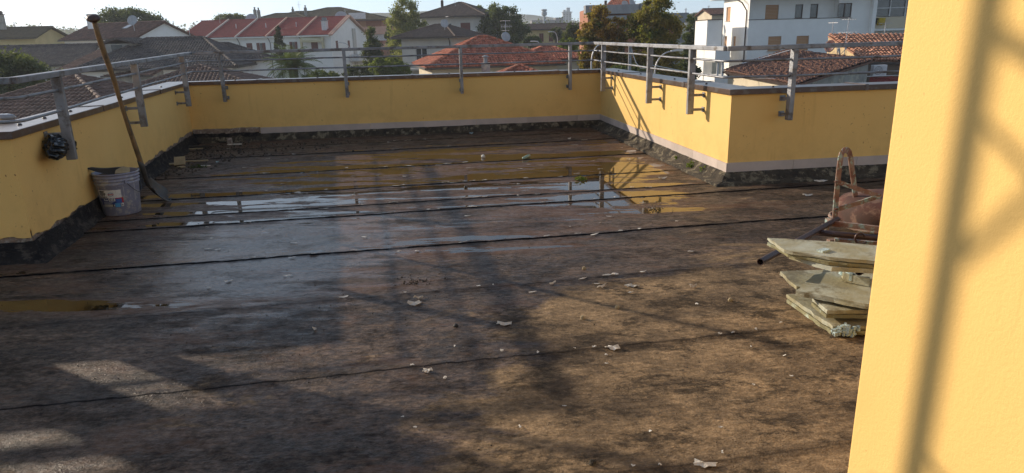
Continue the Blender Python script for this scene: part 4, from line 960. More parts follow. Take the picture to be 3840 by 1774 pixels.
q = at(2041, 74, 330); t = empty('water_tower', (q[0], q[1], GZ), 'slim water tower with a ringed head on the skyline', 'tower')
zt_ = at(2041, 38, 330)[2]
part(t, 'shaft', MFAR, lambda m: m.tube([[q[0], q[1], GZ], [q[0], q[1], zt_-.5]], [.9, .5], 10)); part(t, 'tank', MFAR, lambda m: m.lathe([(.5, -2.6), (1.2, -2.2), (1.3, -1), (.7, -.6), (1.3, -.3), (1.3, .3), (0, .5)], (q[0], q[1], zt_), 12))

# ------- orange apartment building on the right, behind the autumn trees
a = at(2200, 55, 88); b = at(2420, 55, 88)
t = empty('orange_apartments', ((a[0]+b[0])/2, 92, GZ), 'orange apartment building with grey concrete terraces behind the autumn trees', 'apartment building')
X0, X1 = a[0], b[0]
def xz(u, v, y=88): p_ = at(u, v, y); return p_[0], p_[2]
def pbox(m, u0, u1, v0, v1, y, dep): 
    x0, z1 = xz(u0, v0, y); x1, z0 = xz(u1, v1, y); m.box([(x0+x1)/2, y+dep/2, (z0+z1)/2], (x1-x0, dep, z1-z0))
def full(m, u0, u1, v0, y, dep):
    x0, z1 = xz(u0, v0, y); x1, _z = xz(u1, v0, y); m.box([(x0+x1)/2, y+dep/2, (GZ+z1)/2], (x1-x0, dep, z1-GZ))
part(t, 'wall', MORA, lambda m: (full(m, 2205, 2430, 33, 88, 10), full(m, 2425, 2546, 86, 89, 8)))
for (u0, u1, v0, v1) in ((2196, 2400, 20, 49), (2236, 2350, 60, 90), (2398, 2475, 12, 40)): part(t, 'terrace_parapet', MCON, lambda m: pbox(m, u0, u1, v0, v1, 86.2, 2.2))
for (u0, u1, v0, v1) in ((2470, 2582, 50, 84), (2512, 2580, 134, 160), (2500, 2575, 212, 240)): part(t, 'balcony_parapet', MCON, lambda m: pbox(m, u0, u1, v0, v1, 86.4, 2.6))
for (u0, u1, v0, v1) in ((2322, 2345, 95, 128), (2505, 2530, 174, 209), (2318, 2342, 172, 205), (2440, 2462, 100, 130)): part(t, 'window', MGLASS, lambda m: pbox(m, u0, u1, v0, v1, 87.95 if u0 < 2430 else 88.95, .1))
rm = MB(); x0, z0 = xz(2268, 26, 92); x1, z1 = xz(2385, 26, 92); xm, zm = xz(2330, -12, 97)
tiles(rm, [[x0, 92, z0], [x1, 92, z0], [xm+1, 97, zm], [xm-1, 97, zm]], .3, .4, .05, 2, 5); rm.build('roof', RT_ORANGE, t, fix=False)
part(t, 'chimney', MPIPE, lambda m: pbox(m, 2268, 2276, 2, 24, 91, .6))
# ------- big white apartment building
yW = 65.
c0W = at(2794, 280, yW)[:2]; zz = lambda u, v, y=yW: at(u, v, y)[2]; xx = lambda u, v, y=yW: at(u, v, y)[0]
wh = empty('white_apartments', (c0W[0]+7, yW+5, GZ), 'large cream white apartment building with balconies and tan shutters', 'apartment building')
x0 = c0W[0]; x1 = xx(3146, 100); zp = zz(2810, 76); zr_ = 4.35
w_ = MB()
holes = []
def hl(u0, u1, v0, v1, y=yW, xo=x0): return (xx(u0, v0, y)-xo, zz(u0, v1, y), xx(u1, v0, y)-xx(u0, v0, y), zz(u0, v0, y)-zz(u0, v1, y))
low = [hl(2882, 2931, 137, 192), hl(2988, 3035, 135, 190)]
wallgrid(w_, np.array([x0, yW]), np.array([1., 0]), np.array([0, -1.]), x1-x0, GZ, zp, low)
w_.add([[x0, yW, zp], [x1, yW, zp], [x1, yW+.2, zp], [x0, yW+.2, zp]], [[0, 1, 2, 3]])
# upper recessed wall
yU = yW+1.3; upper = [hl(2872, 2922, 19, 72, yU), hl(2984, 3013, 17, 69, yU), hl(3041, 3070, 15, 68, yU)]
wallgrid(w_, np.array([x0, yU]), np.array([1., 0]), np.array([0, -1.]), xx(3146, 50, yU)-x0, zp-1.1, zr_, upper)
w_.add([[x0, yW+.2, zp], [x1, yW+.2, zp], [x1, yW+.2, zp-1.05], [x0, yW+.2, zp-1.05], [x0, yU, zp-1.05], [x1, yU, zp-1.05]], [[0, 1, 2, 3], [3, 2, 5, 4]])
# right part, flush to the top
x2 = xx(3262, 50, yW+.35); xw = x1
rt_h = [hl(3146, 3197, 12, 67, yW+.35, xw)]
wallgrid(w_, np.array([xw, yW+.35]), np.array([1., 0]), np.array([0, -1.]), x2-xw, GZ, zr_, rt_h)
w_.add([[xw, yW, GZ], [xw, yW+.35, GZ], [xw, yW+.35, zp], [xw, yW, zp]], [[0, 1, 2, 3]]); w_.add([[xw, yW+.35, zp], [xw, yU, zp], [xw, yU, zr_], [xw, yW+.35, zr_]], [[0, 1, 2, 3]])
# sunlit left face
LD = 7.7; o_l = np.array([x0, yW+LD]); uL = np.array([0, -1.]); nL = np.array([-1., 0])
yof = lambda u: yW*874/(u-1920.)
def hL(u0, u1, v0, v1):
    ya, yb2 = yof(u0), yof(u1); z1 = at(u0, v0, ya)[2]; z0 = at(u0, v1, ya)[2]; return (yW+LD-ya, z0, ya-yb2, z1-z0)
lh = [hL(2711, 2726, 28, 80), hL(2709, 2719, 136, 188), hL(2741, 2751, 137, 188)]
wallgrid(w_, o_l, uL, nL, LD, GZ, zr_, lh)
w_.build('wall', MWHITE, wh, fix=False)
for s, z, a_, h_ in low: window(wh, np.array([x0, yW]), np.array([1., 0]), np.array([0, -1.]), s, z, a_, h_, 'rollertan')
for (s, z, a_, h_), kd in zip(upper, ('rollertan', 'dark', 'dark')): window(wh, np.array([x0, yU]), np.array([1., 0]), np.array([0, -1.]), s, z, a_, h_, kd)
for s, z, a_, h_ in rt_h: window(wh, np.array([xw, yW+.35]), np.array([1., 0]), np.array([0, -1.]), s, z, a_, h_, 'dark')
for s, z, a_, h_ in lh: window(wh, o_l, uL, nL, s, z, a_, h_, 'rollertan')
part(wh, 'parapet_cap', MPIPE, lambda m: m.bar([x0-.02, yW+.09, zp+.03], [x1, yW+.09, zp+.03], .26, .05))
rfm = MB(); rfm.poly_slab([[x0-.9, yW-.9, zr_+.02], [x2+6, yW-.9, zr_+.02], [x2+6, yW+LD+2, zr_+.02], [x0-.9, yW+LD+2, zr_+.02]], (0, 0, .22)); rfm.build('eave', MFRAME, wh)
rfm = MB(); tiles(rfm, [[x0-1, yW-1, zr_+.3], [x2+6, yW-1, zr_+.3], [x2+6, yW+5, zr_+1.9], [x0+4, yW+5, zr_+1.9]], .28, .4, .05, 4, 4)
tiles(rfm, [[x0-1, yW+LD+2, zr_+.3], [x0-1, yW-1, zr_+.3], [x0+4, yW+5, zr_+1.9]], .28, .4, .05, 4, 5); rfm.build('roof', RT_TERRA, wh, fix=False)
part(wh, 'gutter', MGUT, lambda m: (m.bar([x0-1, yW-1.02, zr_+.2], [x2+6, yW-1.02, zr_+.2], .14, .14), m.bar([x0-1.02, yW-1, zr_+.2], [x0-1.02, yW+LD, zr_+.2], .14, .14)))
part(wh, 'downpipe', MPIPE, lambda m: m.tube([[x0-.95, yW+2.5, zr_+.1], [x0-.5, yW+.6, zr_-.6], [x0-.09, yW+.45, zr_-1.3], [x0-.09, yW+.45, GZ]], .06, 6))
# balcony blocks on the lit side
def wb(m, u0, u1, v0, v1, y, dep): xa, za = xx(u0, v0, y), zz(u0, v0, y); xb, zb_ = xx(u1, v1, y), zz(u0, v1, y); m.box([(xa+xb)/2, y+dep/2, (za+zb_)/2], (abs(xb-xa), dep, za-zb_))
part(wh, 'upper_balcony', MWHITE, lambda m: wb(m, 2653, 2703, 76, 184, 66.6, 4.2))
part(wh, 'stair_tower', MWHITE, lambda m: wb(m, 2641, 2660, 186, 420, 68.6, 2.6))
part(wh, 'lower_balcony', MWHITE, lambda m: wb(m, 2683, 2736, 188, 233, 64.4, 3.6))
part(wh, 'balcony_cap', MPIPE, lambda m: wb(m, 2652, 2703, 73, 75.6, 66.5, 4.3))
part(wh, 'ground_balcony', MWHITE, lambda m: wb(m, 2680, 2736, 286, 330, 64.4, 3.6))
for us_ in (2690, 2708): part(wh, 'balcony_post', MFRAME, lambda m: wb(m, us_, us_+4, 234, 286, 64.5, .1))
# loggias at the right end
xl0, xl1 = x2+.0, x2+7.5
def logg(m):
    m.box([(xl0+xl1)/2, yW+2.9, (GZ+zr_)/2], (xl1-xl0, .3, zr_-GZ))
    m.box([xl0+.18, yW+1.3, (GZ+zr_)/2], (.34, 2.9, zr_-GZ))
part(wh, 'loggia_wall', MWHITE, logg)
for z_ in (zz(3300, 62), zz(3300, 118), zz(3300, 165)): pass
part(wh, 'loggia_parapet', MCREAM, lambda m: (m.box([(xl0+xl1)/2+.2, yW+.6, zz(3300, 85)], (xl1-xl0-.5, .14, 1.0)), m.box([(xl0+xl1)/2+.2, yW+.6, zz(3300, 85)-3.0], (xl1-xl0-.5, .14, 1.0))))
part(wh, 'loggia_slab', MWHITE, lambda m: (m.box([(xl0+xl1)/2+.2, yW+1.7, zz(3300, 85)-.6], (xl1-xl0-.5, 2.2, .2)), m.box([(xl0+xl1)/2+.2, yW+1.7, zz(3300, 85)-3.6], (xl1-xl0-.5, 2.2, .2))))
def lf(m):
    for i in range(6): m.box([xl0+.5+i*1.4, yW+.58, (zz(3300, 62)+zr_)/2], (.09, .1, zr_-zz(3300, 62)))
    m.box([(xl0+xl1)/2, yW+.58, zz(3300, 30)], (xl1-xl0-.5, .08, .08))
part(wh, 'loggia_frame', MFRAME, lf)
part(wh, 'loggia_glazing', MGLASS, lambda m: m.box([(xl0+xl1)/2+.2, yW+.66, (zz(3300, 62)+zr_)/2], (xl1-xl0-.6, .03, zr_-zz(3300, 62)-.05)))
for (uu, vv, ww, hh_, colr, lb) in ((3270, 78, .35, .95, (.45, .02, .06), 'dark pink towel hanging over the loggia parapet of the white building'), (3288, 76, .5, .5, (.01, .01, .015), 'black cloth hanging over the loggia parapet beside the pink towel'), (3305, 75, .75, .6, (.55, .38, .02), 'yellow cloth bunched over the loggia parapet')):
    q = at(uu, vv-8, yW+.4); m_ = MB(); N = 8
    V = [[q[0]+ww*(i/N-.5), q[1]-.02+.03*math.sin(i*2.3), q[2]+hz] for hz in (0, -hh_*.5, -hh_*(.9+.1*math.sin(i))) for i in range(N+1)]
    V = [[q[0]+ww*(i/N-.5), q[1]-.02+.035*math.sin(i*2.3+k), q[2]-hh_*k/2*(1+.12*math.sin(i*1.7))] for k in range(3) for i in range(N+1)]
    m_.add(V, [[k*(N+1)+i, k*(N+1)+i+1, (k+1)*(N+1)+i+1, (k+1)*(N+1)+i] for k in range(2) for i in range(N)])
    o_ = m_.build('laundry', pmat('cloth_%d' % uu, colr, None, 5, .9), None, smooth=True, fix=False); sm = o_.modifiers.new('s', 'SOLIDIFY'); sm.thickness = .02
    tag(o_, lb, 'laundry', 'laundry on the white building')
# ------- old tiled roofs on the right
yy_ = 57
pa, pb, pc = at(2713, 264, 50), at(2985, 315, 36), at(3275, 223, 40.5); pd = pa+(pc-pb)+[0, 0, .25]
t = empty('old_tiled_house', (*((pa+pc)/2)[:2], GZ), 'low house with weathered mossy terracotta tiles below the white building', 'house')
def bil(mb, a, b, c_, d_, nc, nr_, amp=.06, ns=6, seed=0):
    """a-b eave, d-c ridge"""
    rg = np.random.default_rng(seed); n = nrm(np.cross(b-a, d_-a)); n = n if n[2] > 0 else -n; V = []; Fq = []; T = []
    tt = rg.random((nr_, nc)); jit = rg.normal(0, .05, (nr_+1, nc+1)); wob = rg.normal(0, .02, (nr_+1, nc+1))
    for r_ in range(nr_):
        for side in (0, 1):
            for i in range(nc*ns+1):
                s = i/(nc*ns); v_ = (r_+side)/nr_ + (0 if side else jit[r_, i//ns]/nr_*3)*.3
                e0 = a+(b-a)*s; e1 = d_+(c_-d_)*s; ph = (i % ns)/ns
                V.append(e0+(e1-e0)*v_+n*(amp*abs(math.sin(math.pi*ph))+(.05 if side == 0 else .0)+wob[r_, i//ns]))
        m_ = nc*ns+1; base = len(V)-2*m_
        for i in range(nc*ns): Fq.append([base+i, base+i+1, base+m_+i+1, base+m_+i]); T.append(tt[r_, i//ns])
        b2 = len(V)
        for i in range(m_): V.append(V[base+i]-n*.09)
        for i in range(nc*ns): Fq.append([base+i, b2+i, b2+i+1, base+i+1]); T.append(tt[r_, i//ns]*.5)
    mb.add(V, Fq, T); mb.poly_slab([a-n*.06, b-n*.06, c_-n*.06, d_-n*.06], -n*.12, .3)
# columns run from the a-b eave up to d-c
rm = MB(); bil(rm, pa, pb, pc, pd, 62, 26, .07, 4, 3)
rm.build('roof', RT_OLD, t, fix=False)
m_ = MB(); m_.add([[*pa[:2]+np.array([.5, .5]), GZ], [*pb[:2]+np.array([.2, .5]), GZ], [*(pb[:2]+np.array([.2, .5])), pb[2]-.15], [*(pa[:2]+np.array([.5, .5])), pa[2]-.15]], [[0, 1, 2, 3]])
m_.build('front_wall', MCREAM, t, fix=False)
m_ = MB(); m_.add([[*pb[:2]+np.array([.2, .5]), GZ], [*pc[:2]+np.array([-.1, .3]), GZ], [*(pc[:2]+np.array([-.1, .3])), pc[2]-.12], [*(pb[:2]+np.array([.2, .5])), pb[2]-.12]], [[0, 1, 2, 3]])
m_.build('gable_wall', MOLDW, t, fix=False)
part(t, 'gutter', MPIPE, lambda m: m.bar(pa-[0, 0, .12], pb-[0, 0, .12], .14, .14))
part(t, 'downpipe', MPIPE, lambda m: m.tube([pa+[.2, .2, -.15], pa+[.7, .3, -.6], [pa[0]+.8, pa[1]+.3, GZ]], .07, 6))
part(t, 'flashing_strip', MFRAME, lambda m: m.bar(pa+(pd-pa)*.25+(pb-pa)*.03+[0, 0, .12], pa+(pd-pa)*.92+(pc-pd)*.1+[0, 0, .12], .16, .03))
for s_ in (.42, .72):
    p_ = pa+(pb-pa)*s_; d_ = nrm(pb-pa); part(t, 'shutter', MSHUT, lambda m: m.box([p_[0]-.1, p_[1]+.3, p_[2]-1.5], (1.0, .12, 1.6), math.atan2(d_[1], d_[0])))
# upper roof with rough plaster side
yu = 46
qa, qb, qc, qd = at(3248, 226, yu), at(3560, 232, yu-2), at(3560, 126, yu+8), at(3105, 130, yu+8)
t = empty('old_tiled_house', (*((qa+qc)/2)[:2], GZ), 'higher terracotta roof with a crumbling ochre plaster side, next to the stairwell wall', 'house')
rm = MB(); bil(rm, qa, qb, qc, qd, 26, 20, .10, 8, 7)
rm.build('roof', RT_TERRA, t, fix=False)
m_ = MB(); qe = at(3105, 205, yu+8); m_.add([[*qa[:2]+np.array([.05, .05]), GZ], [*qd[:2]+np.array([.05, .0]), GZ], [*(qd[:2]+np.array([.05, 0])), qd[2]-.1], [*(qa[:2]+np.array([.05, .05])), qa[2]-.12]], [[0, 1, 2, 3]])
m_.build('plaster_side', pmat('ochre_plaster', (.60, .45, .24), (.45, .33, .18), 1.5, .95, .8, 6, c3=(.3, .24, .16), s3=4, bdist=.05), t, fix=False)
m_ = MB(); m_.add([[*qa[:2], GZ], [*qb[:2], GZ], [qb[0], qb[1], qb[2]-.12], [qa[0], qa[1], qa[2]-.12]], [[0, 1, 2, 3]]); m_.build('front_wall', pmat('stone_brick', (.22, .16, .11), (.12, .09, .07), 3, .95, .6, 8), t, fix=False)
part(t, 'gutter', MGUT, lambda m: m.bar(qa-[0, .1, .15], qb-[0, .1, .15], .14, .14))
fp = at(3192, 215, 50); part(t, 'flue', MCON, lambda m: (m.tube([fp, fp+[0, 0, .75]], .1, 8), m.lathe([(.16, 0), (.16, .06), (.1, .1), (.1, .2), (.18, .22), (0, .3)], tuple(fp+[0, 0, .7]), 8)))
q = at(3295, 264, 43); t = empty('air_conditioner', tuple(q-[0, 0, .35]), 'white air conditioner under the higher terracotta roof at the right', 'air conditioner'); acu(t, np.array(q), R_(3))
# low wing roof under it
ra, rb, rc, rd = at(3258, 318, 41), at(3560, 325, 40), at(3560, 290, 43.8), at(3262, 290, 43.8)
t = empty('lean_to', (*((ra+rc)/2)[:2], GZ), 'low dark red lean to roof under the air conditioner on the right', 'lean to')
rm = MB(); bil(rm, ra, rb, rc, rd, 20, 8, .04, 4, 9); rm.build('roof', RT_RED, t, fix=False)
m_ = MB(); m_.add([[*ra[:2], GZ], [*rb[:2], GZ], [*rb[:2], rb[2]-.1], [*ra[:2], ra[2]-.1]], [[0, 1, 2, 3]]); m_.build('wall', MOLDW, t, fix=False)
h17, _ = house('brown_roof_house', 'small cream house with brown roof peeping out left of the white apartments', 'house', at(2670, 50, 112)[:2], R_(6), 5, 6, 4.0, .8, 'gable', .4, MCREAM, RT_BROWN, [(0, 1.0, 2.0, 1.2, 1.2, 'dark')], ns=2, seed=81)
print('buildings done')
# ------- antennas, dishes, lamps
antenna(332, 100, 52, 88, 'antenna on the chimney house ridge, next to the top of the shovel', 1, .6)
dish(496, 76, 86, .62, 'large grey dish on the red brown roof ridge before the dark tree', .1, drop=1.0)
antenna(715, 150, 105, 80, 'antenna standing on the dark hipped roof before the leftmost red unit', 3, .2)
antenna(825, 84, 56, 128, 'antenna by the umbrella pine behind the red roofs', 0, .3)
dish(942, 73, 132, 1.1, 'round dish rising over the middle of the red ridge', .2, drop=1.4)
antenna(1123, 46, 6, 168, 'tall antenna on the middle dark roof', 1, .8)
antenna(1295, 58, 34, 150, 'short antenna with slanted elements beside a dish above the right red roof', 2, .4)
dish(1281, 68, 128, 1.3, 'round dish above the right end of the red row', .3, drop=1.5)
antenna(1707, 20, -12, 122, 'single antenna on the peak of the taller grey house', 3, .1)
antenna(1677, 98, 60, 91, 'antenna with one boom on the brown hipped roof of the grey house', 3, .5)
dish(1667, 88, 90, .55, 'small dish on the ridge of the brown hipped roof', .2, drop=.6)
antenna(1897, 152, 76, 62, 'antenna with many vertical elements above the orange roof', 1, .5)
dish(1897, 138, 60, .42, 'grey dish under the many element antenna on the orange roof', .3, drop=.5)
antenna(2988, 188, 86, 66, 'antenna with a square grid reflector before the shaded white facade', 2, .2)
antenna(3120, 133, 82, 54, 'thin bare antenna mast left of the plaster side', 3, .3)
antenna(3165, 210, 66, 50, 'tall tilted antenna rising from the crumbling plaster wall', 0, .2, .03)
antenna(3316, 130, 84, 56, 'low antenna on the ridge of the higher terracotta roof', 3, 1.4)
dish(3112, 173, 49, .42, 'dark red dish on the ochre plaster side', -.9, MDISHR, drop=.4, tilt=.2)
dish(3146, 185, 48.5, .42, 'grey dish seen nearly edge on beside the dark red dish', 1.25, None, drop=.45, tilt=.2)
dish(2344, 16, 90, .5, 'left dish of the pair on the orange apartments roof terrace', .3, drop=.6)
dish(2371, 12, 90, .55, 'right dish of the pair on the orange apartments roof terrace', .6, drop=.6)
antenna(722-18, 250, 222, 60, 'tiny mast on the low white house left of the mottled pyramid', 3, .1)
def lamp(u, v, y, du, label, h_=None):
    """curved street lamp: lamp head at (u,v), pole foot du pixels to the side"""
    q = at(u, v, y); p = at(u+du, v, y); x0_ = p[0]; t = empty('street_lamp', (x0_, y, GZ), label, 'street lamp', 'curved street lamps between the houses')
    pts = [[x0_, y, GZ], [x0_, y, q[2]-1.3]]+[[x0_+(q[0]-x0_)*(1-math.cos(a)), y, q[2]-1.3+1.25*math.sin(a)] for a in np.linspace(.15, math.pi/2, 9)]
    m_ = MB(); m_.tube(pts, [.07, .055]+[.045]*9, 8); m_.build('pole', MANT, t, smooth=True)
    s = 1 if q[0] > x0_ else -1; m_ = MB(); m_.poly_slab([[q[0]-s*.05, y-.1, q[2]+.02], [q[0]+s*.35, y-.14, q[2]+.09], [q[0]+s*.75, y-.1, q[2]+.07], [q[0]+s*.75, y+.1, q[2]+.07], [q[0]+s*.35, y+.14, q[2]+.09], [q[0]-s*.05, y+.1, q[2]+.02]], (0, 0, -.10))
    bevel(m_.build('lamp_head', MFRAME, t), .03)
lamp(2518, 190, 46, -60, 'nearest curved street lamp, seen through the right railing before the orange apartments')
lamp(2254, 164, 50, -36, 'curved street lamp just behind the back right corner of the railing')
lamp(1288, 160, 95, 24, 'curved street lamp beside the gable of the red roofed row')
lamp(2078, 119, 90, 13, 'curved street lamp in the far middle among the trees')
lamp(2016, 155, 75, 12, 'short curved street lamp above the orange roofs')
lamp(3060, 122, 120, -14, 'far street lamp hidden by the white building') if False else None
q = at(2094, 100, 140); t = empty('utility_pole', (q[0], q[1], GZ), 'plain green utility pole in the far middle', 'pole'); part(t, 'shaft', MPIPE, lambda m: m.tube([[q[0], q[1], GZ], q], .12, 6)); part(t, 'cap', MDARKST, lambda m: m.box(q, (.35, .3, .12)))
q = at(2363, 168, 30); t = empty('steel_pole', (q[0], q[1], GZ), 'slim grey pole carrying a sagging white cable beyond the right railing', 'pole'); part(t, 'shaft', MGALV, lambda m: m.box([q[0], q[1], (q[2]+GZ)/2], (.12, .12, q[2]-GZ))); part(t, 'cap', MDARKST, lambda m: m.box([q[0], q[1], q[2]+.03], (.15, .15, .05)))
pts = [at(2365, 170, 30), at(2372, 200, 30), at(2385, 235, 30), at(2402, 256, 30), at(2420, 256, 30), at(2436, 244, 30), at(2460, 247, 31), at(2530, 261, 33), at(2620, 278, 35), at(2720, 290, 37), at(2980, 296, 40), at(3380, 282, 42)]
m_ = MB(); m_.tube(pts, .02, 6); tag(m_.build('cable', MFRAME, None, smooth=True), 'white cable sagging from the slim grey pole past the right railing', 'cable')
for (uu, v0_, v1_, yy, lb) in ((52, 96, 80, 420, 'hazy mast left of the far left roof'), (1972, 82, 56, 520, 'thin hazy pylon left of the factory'), (650, 100, 78, 600, 'tiny hazy pylon right of the dark tree'), (2658, 38, 20, 320, 'small pylon on the wooded hill at the right'), (2572, 50, 30, 260, 'thin mast with a flat head left of the wooded hill')):
    p = at(uu, v0_, yy); q = at(uu, v1_, yy); t = empty('pylon', (p[0], p[1], p[2]-4), lb, 'pylon', 'distant pylons'); w0 = (q[2]-p[2])*.14
    def py(m):
        for a_, b_ in ((-1, -1), (1, -1), (1, 1), (-1, 1)): m.tube([[p[0]+a_*w0, p[1]+b_*w0, p[2]-4], [q[0]+a_*w0*.1, q[1]+b_*w0*.1, q[2]]], .09, 4)
        for k in range(5):
            z = p[2]+(q[2]-p[2])*k/5; ww = w0*(1-.75*k/5); m.bar([p[0]-ww, p[1]-ww, z], [p[0]+ww*.9, p[1]-ww, z+(q[2]-p[2])/5], .08, .08)
    part(t, 'lattice', MANT, py); part(t, 'cross_arm', MANT, lambda m: m.bar([q[0]-w0*2, q[1], q[2]-.5], [q[0]+w0*2, q[1], q[2]-.5], .12, .12))

# ------- trees
BIG = dict(limbs=True)
simple_tree('broad dark round tree behind the chimney house', 372, 632, 26, 150, 112, L_DARK, 16000, .30, SPREAD, seed=1, clumps=90, spread=.13, tmean=.45, trunk_h=6)
simple_tree('umbrella pine with flat bright crown behind the red roofs', 808, 935, 50, 96, 140, L_MID, 9000, .30, [(0, 0, .2, .8, .55), (-.4, 0, 0, .5, .5), (.4, 0, 0, .5, .5)], seed=2, clumps=50, spread=.12, trunk_h=9, tmean=.3)
simple_tree('big grey green bush filling the left edge below the dark roofs', -160, 196, 172, 430, 44, L_GREYG, 26000, .17, ROUND, seed=3, clumps=130, spread=.12, trunk_h=1.5, tmean=.35)
# cypress
cx, cy, cz, rx, rz = crown_at(1033, 1064, 98, 240, 92)
tree('slim pointed cypress in front of the red roofed row', (cx, cy), 0, [(0, 0, cz+rz*.72, rx*.3, rx*.3, rz*.3), (-.05, 0, cz+rz*.35, rx*.6, rx*.6, rz*.3), (0, 0, cz-.05*rz, rx*.85, rx*.85, rz*.35), (0, 0, cz-.6*rz, rx*.95, rx*.95, rz*.4)], L_CYP, 12000, .16, 1.2, .16, clumps=160, spread=.16, seed=4, limbs=False, cat='cypress', name='cypress')
cx, cy, cz, rx, rz = crown_at(1360, 1440, 105, 300, 84)
tree('dark cone shaped magnolia at the gable of the red roofed row', (cx, cy), 0, [(0, 0, cz+rz*.7, rx*.35, rx*.35, rz*.28), (0, 0, cz+rz*.3, rx*.65, rx*.65, rz*.35), (0, 0, cz-.2*rz, rx*.9, rx*.9, rz*.4), (0, 0, cz-.65*rz, rx*1.1, rx*1.1, rz*.35)], L_DARK, 16000, .20, 1.2, .2, clumps=110, spread=.16, seed=5, tmean=.12, limbs=False)
simple_tree('tall yellow green poplar left of the grey houses', 1448, 1608, -14, 300, 104, L_POP, 30000, .26, [(0, 0, .62, .5, .36), (-.25, 0, .3, .6, .35), (.2, .1, .15, .7, .4), (-.1, 0, -.2, .7, .45), (.15, 0, -.55, .7, .4)], seed=6, clumps=170, spread=.13, trunk_h=4, tmean=.5, r0=.3)
simple_tree('darker poplar right of the taller grey house', 1795, 1985, 2, 190, 118, L_MID, 26000, .27, [(-.35, 0, .45, .45, .45), (0, 0, .2, .65, .55), (.4, 0, -.1, .55, .55), (0, 0, -.4, .8, .5), (-.55, 0, -.1, .35, .5)], seed=7, clumps=150, spread=.13, trunk_h=4, tmean=.3, r0=.3)
simple_tree('slim young poplar tip left of the darker poplar', 1786, 1812, 12, 110, 124, L_POP, 3000, .25, seed=8, clumps=20, spread=.2, trunk_h=5, tmean=.3)
simple_tree('autumn tree with thin leafage and dark limbs before the orange apartments', 2150, 2372, 6, 330, 56, L_AUT, 30000, .18, [(-.15, 0, .65, .35, .25), (-.5, 0, .3, .42, .32), (.35, 0, .35, .5, .35), (0, 0, 0, .8, .35), (.3, 0, -.45, .7, .4), (-.35, 0, -.5, .55, .35)], seed=9, clumps=190, spread=.12, trunk_h=3, tmean=.6, r0=.22, shell=.3)
simple_tree('dense autumn tree with rusty top in front of the orange apartments', 2345, 2575, -40, 330, 54, L_AUT2, 42000, .17, [(0, 0, .6, .5, .38), (-.25, 0, .25, .6, .4), (.35, 0, .1, .55, .4), (0, 0, -.3, .8, .45), (.1, 0, -.7, .7, .35)], seed=10, clumps=170, spread=.13, trunk_h=2.5, tmean=.55, r0=.25)
simple_tree('dark green tree against the white building', 2545, 2625, 40, 330, 74, L_DARK, 16000, .2, TALL, seed=11, clumps=110, spread=.15, trunk_h=2.5, tmean=.55)
simple_tree('grey green tree above the terraces of the orange apartments', 2576, 2640, 48, 110, 140, L_GREYG, 5000, .3, ROUND, seed=12, clumps=40, spread=.18, trunk_h=7)
simple_tree('dark conifer in the far middle', 2105, 2190, 82, 190, 100, L_DARK, 11000, .24, TALL, seed=13, clumps=80, spread=.16, trunk_h=2, tmean=.35)
simple_tree('low yellow green tree just beyond the orange roofs', 2085, 2170, 128, 260, 72, L_BRIGHT, 9000, .2, ROUND, seed=14, clumps=70, spread=.15, trunk_h=2, tmean=.35)
simple_tree('bushy tree behind the orange roof ridge', 1990, 2100, 165, 300, 82, L_MID, 9000, .2, ROUND, seed=15, clumps=60, spread=.15, trunk_h=2)
simple_tree('round grey green tree beside the far utility pole', 2062, 2115, 98, 160, 125, L_GREYG, 5000, .26, ROUND, seed=16, clumps=40, spread=.16, trunk_h=3, tmean=.4)
simple_tree('lush bush under the small yellow house', 1960, 2035, 130, 190, 118, L_BRIGHT, 6000, .24, SPREAD, seed=17, clumps=50, spread=.15, trunk_h=2, tmean=.3)
simple_tree('hedge like bush with bright tips between magnolia and grey house', 1380, 1540, 205, 310, 74, L_BRIGHT, 12000, .17, SPREAD, seed=18, clumps=90, spread=.12, trunk_h=1.2, tmean=.25)
simple_tree('olive green bush between palm and magnolia', 1285, 1400, 235, 320, 72, L_GREYG, 9000, .15, SPREAD, seed=19, clumps=70, spread=.12, trunk_h=1.2)
simple_tree('small bush at the foot of the palm', 1130, 1300, 262, 325, 68, L_MID, 8000, .16, SPREAD, seed=20, clumps=60, spread=.12, trunk_h=1., tmean=.2)
simple_tree('leafy tree behind the orange wall blocks', 1440, 1500, 75, 210, 128, L_DARK, 6000, .26, TALL, seed=21, clumps=50, spread=.16, trunk_h=4, tmean=.6)
simple_tree('green bush under the autumn trees seen between the railing rods', 2200, 2480, 245, 330, 50, L_DARK, 14000, .15, SPREAD, seed=22, clumps=100, spread=.12, trunk_h=1., tmean=.6)
simple_tree('dark bush at the foot of the white building', 2500, 2640, 225, 330, 58, L_DARK, 9000, .16, SPREAD, seed=23, clumps=70, spread=.12, trunk_h=1., tmean=.3)
simple_tree('yellowish shrub beside the white house with shutters', 925, 975, 250, 300, 84, L_BRIGHT, 1600, .14, ROUND, seed=24, clumps=30, spread=.12, trunk_h=2., tmean=.6)
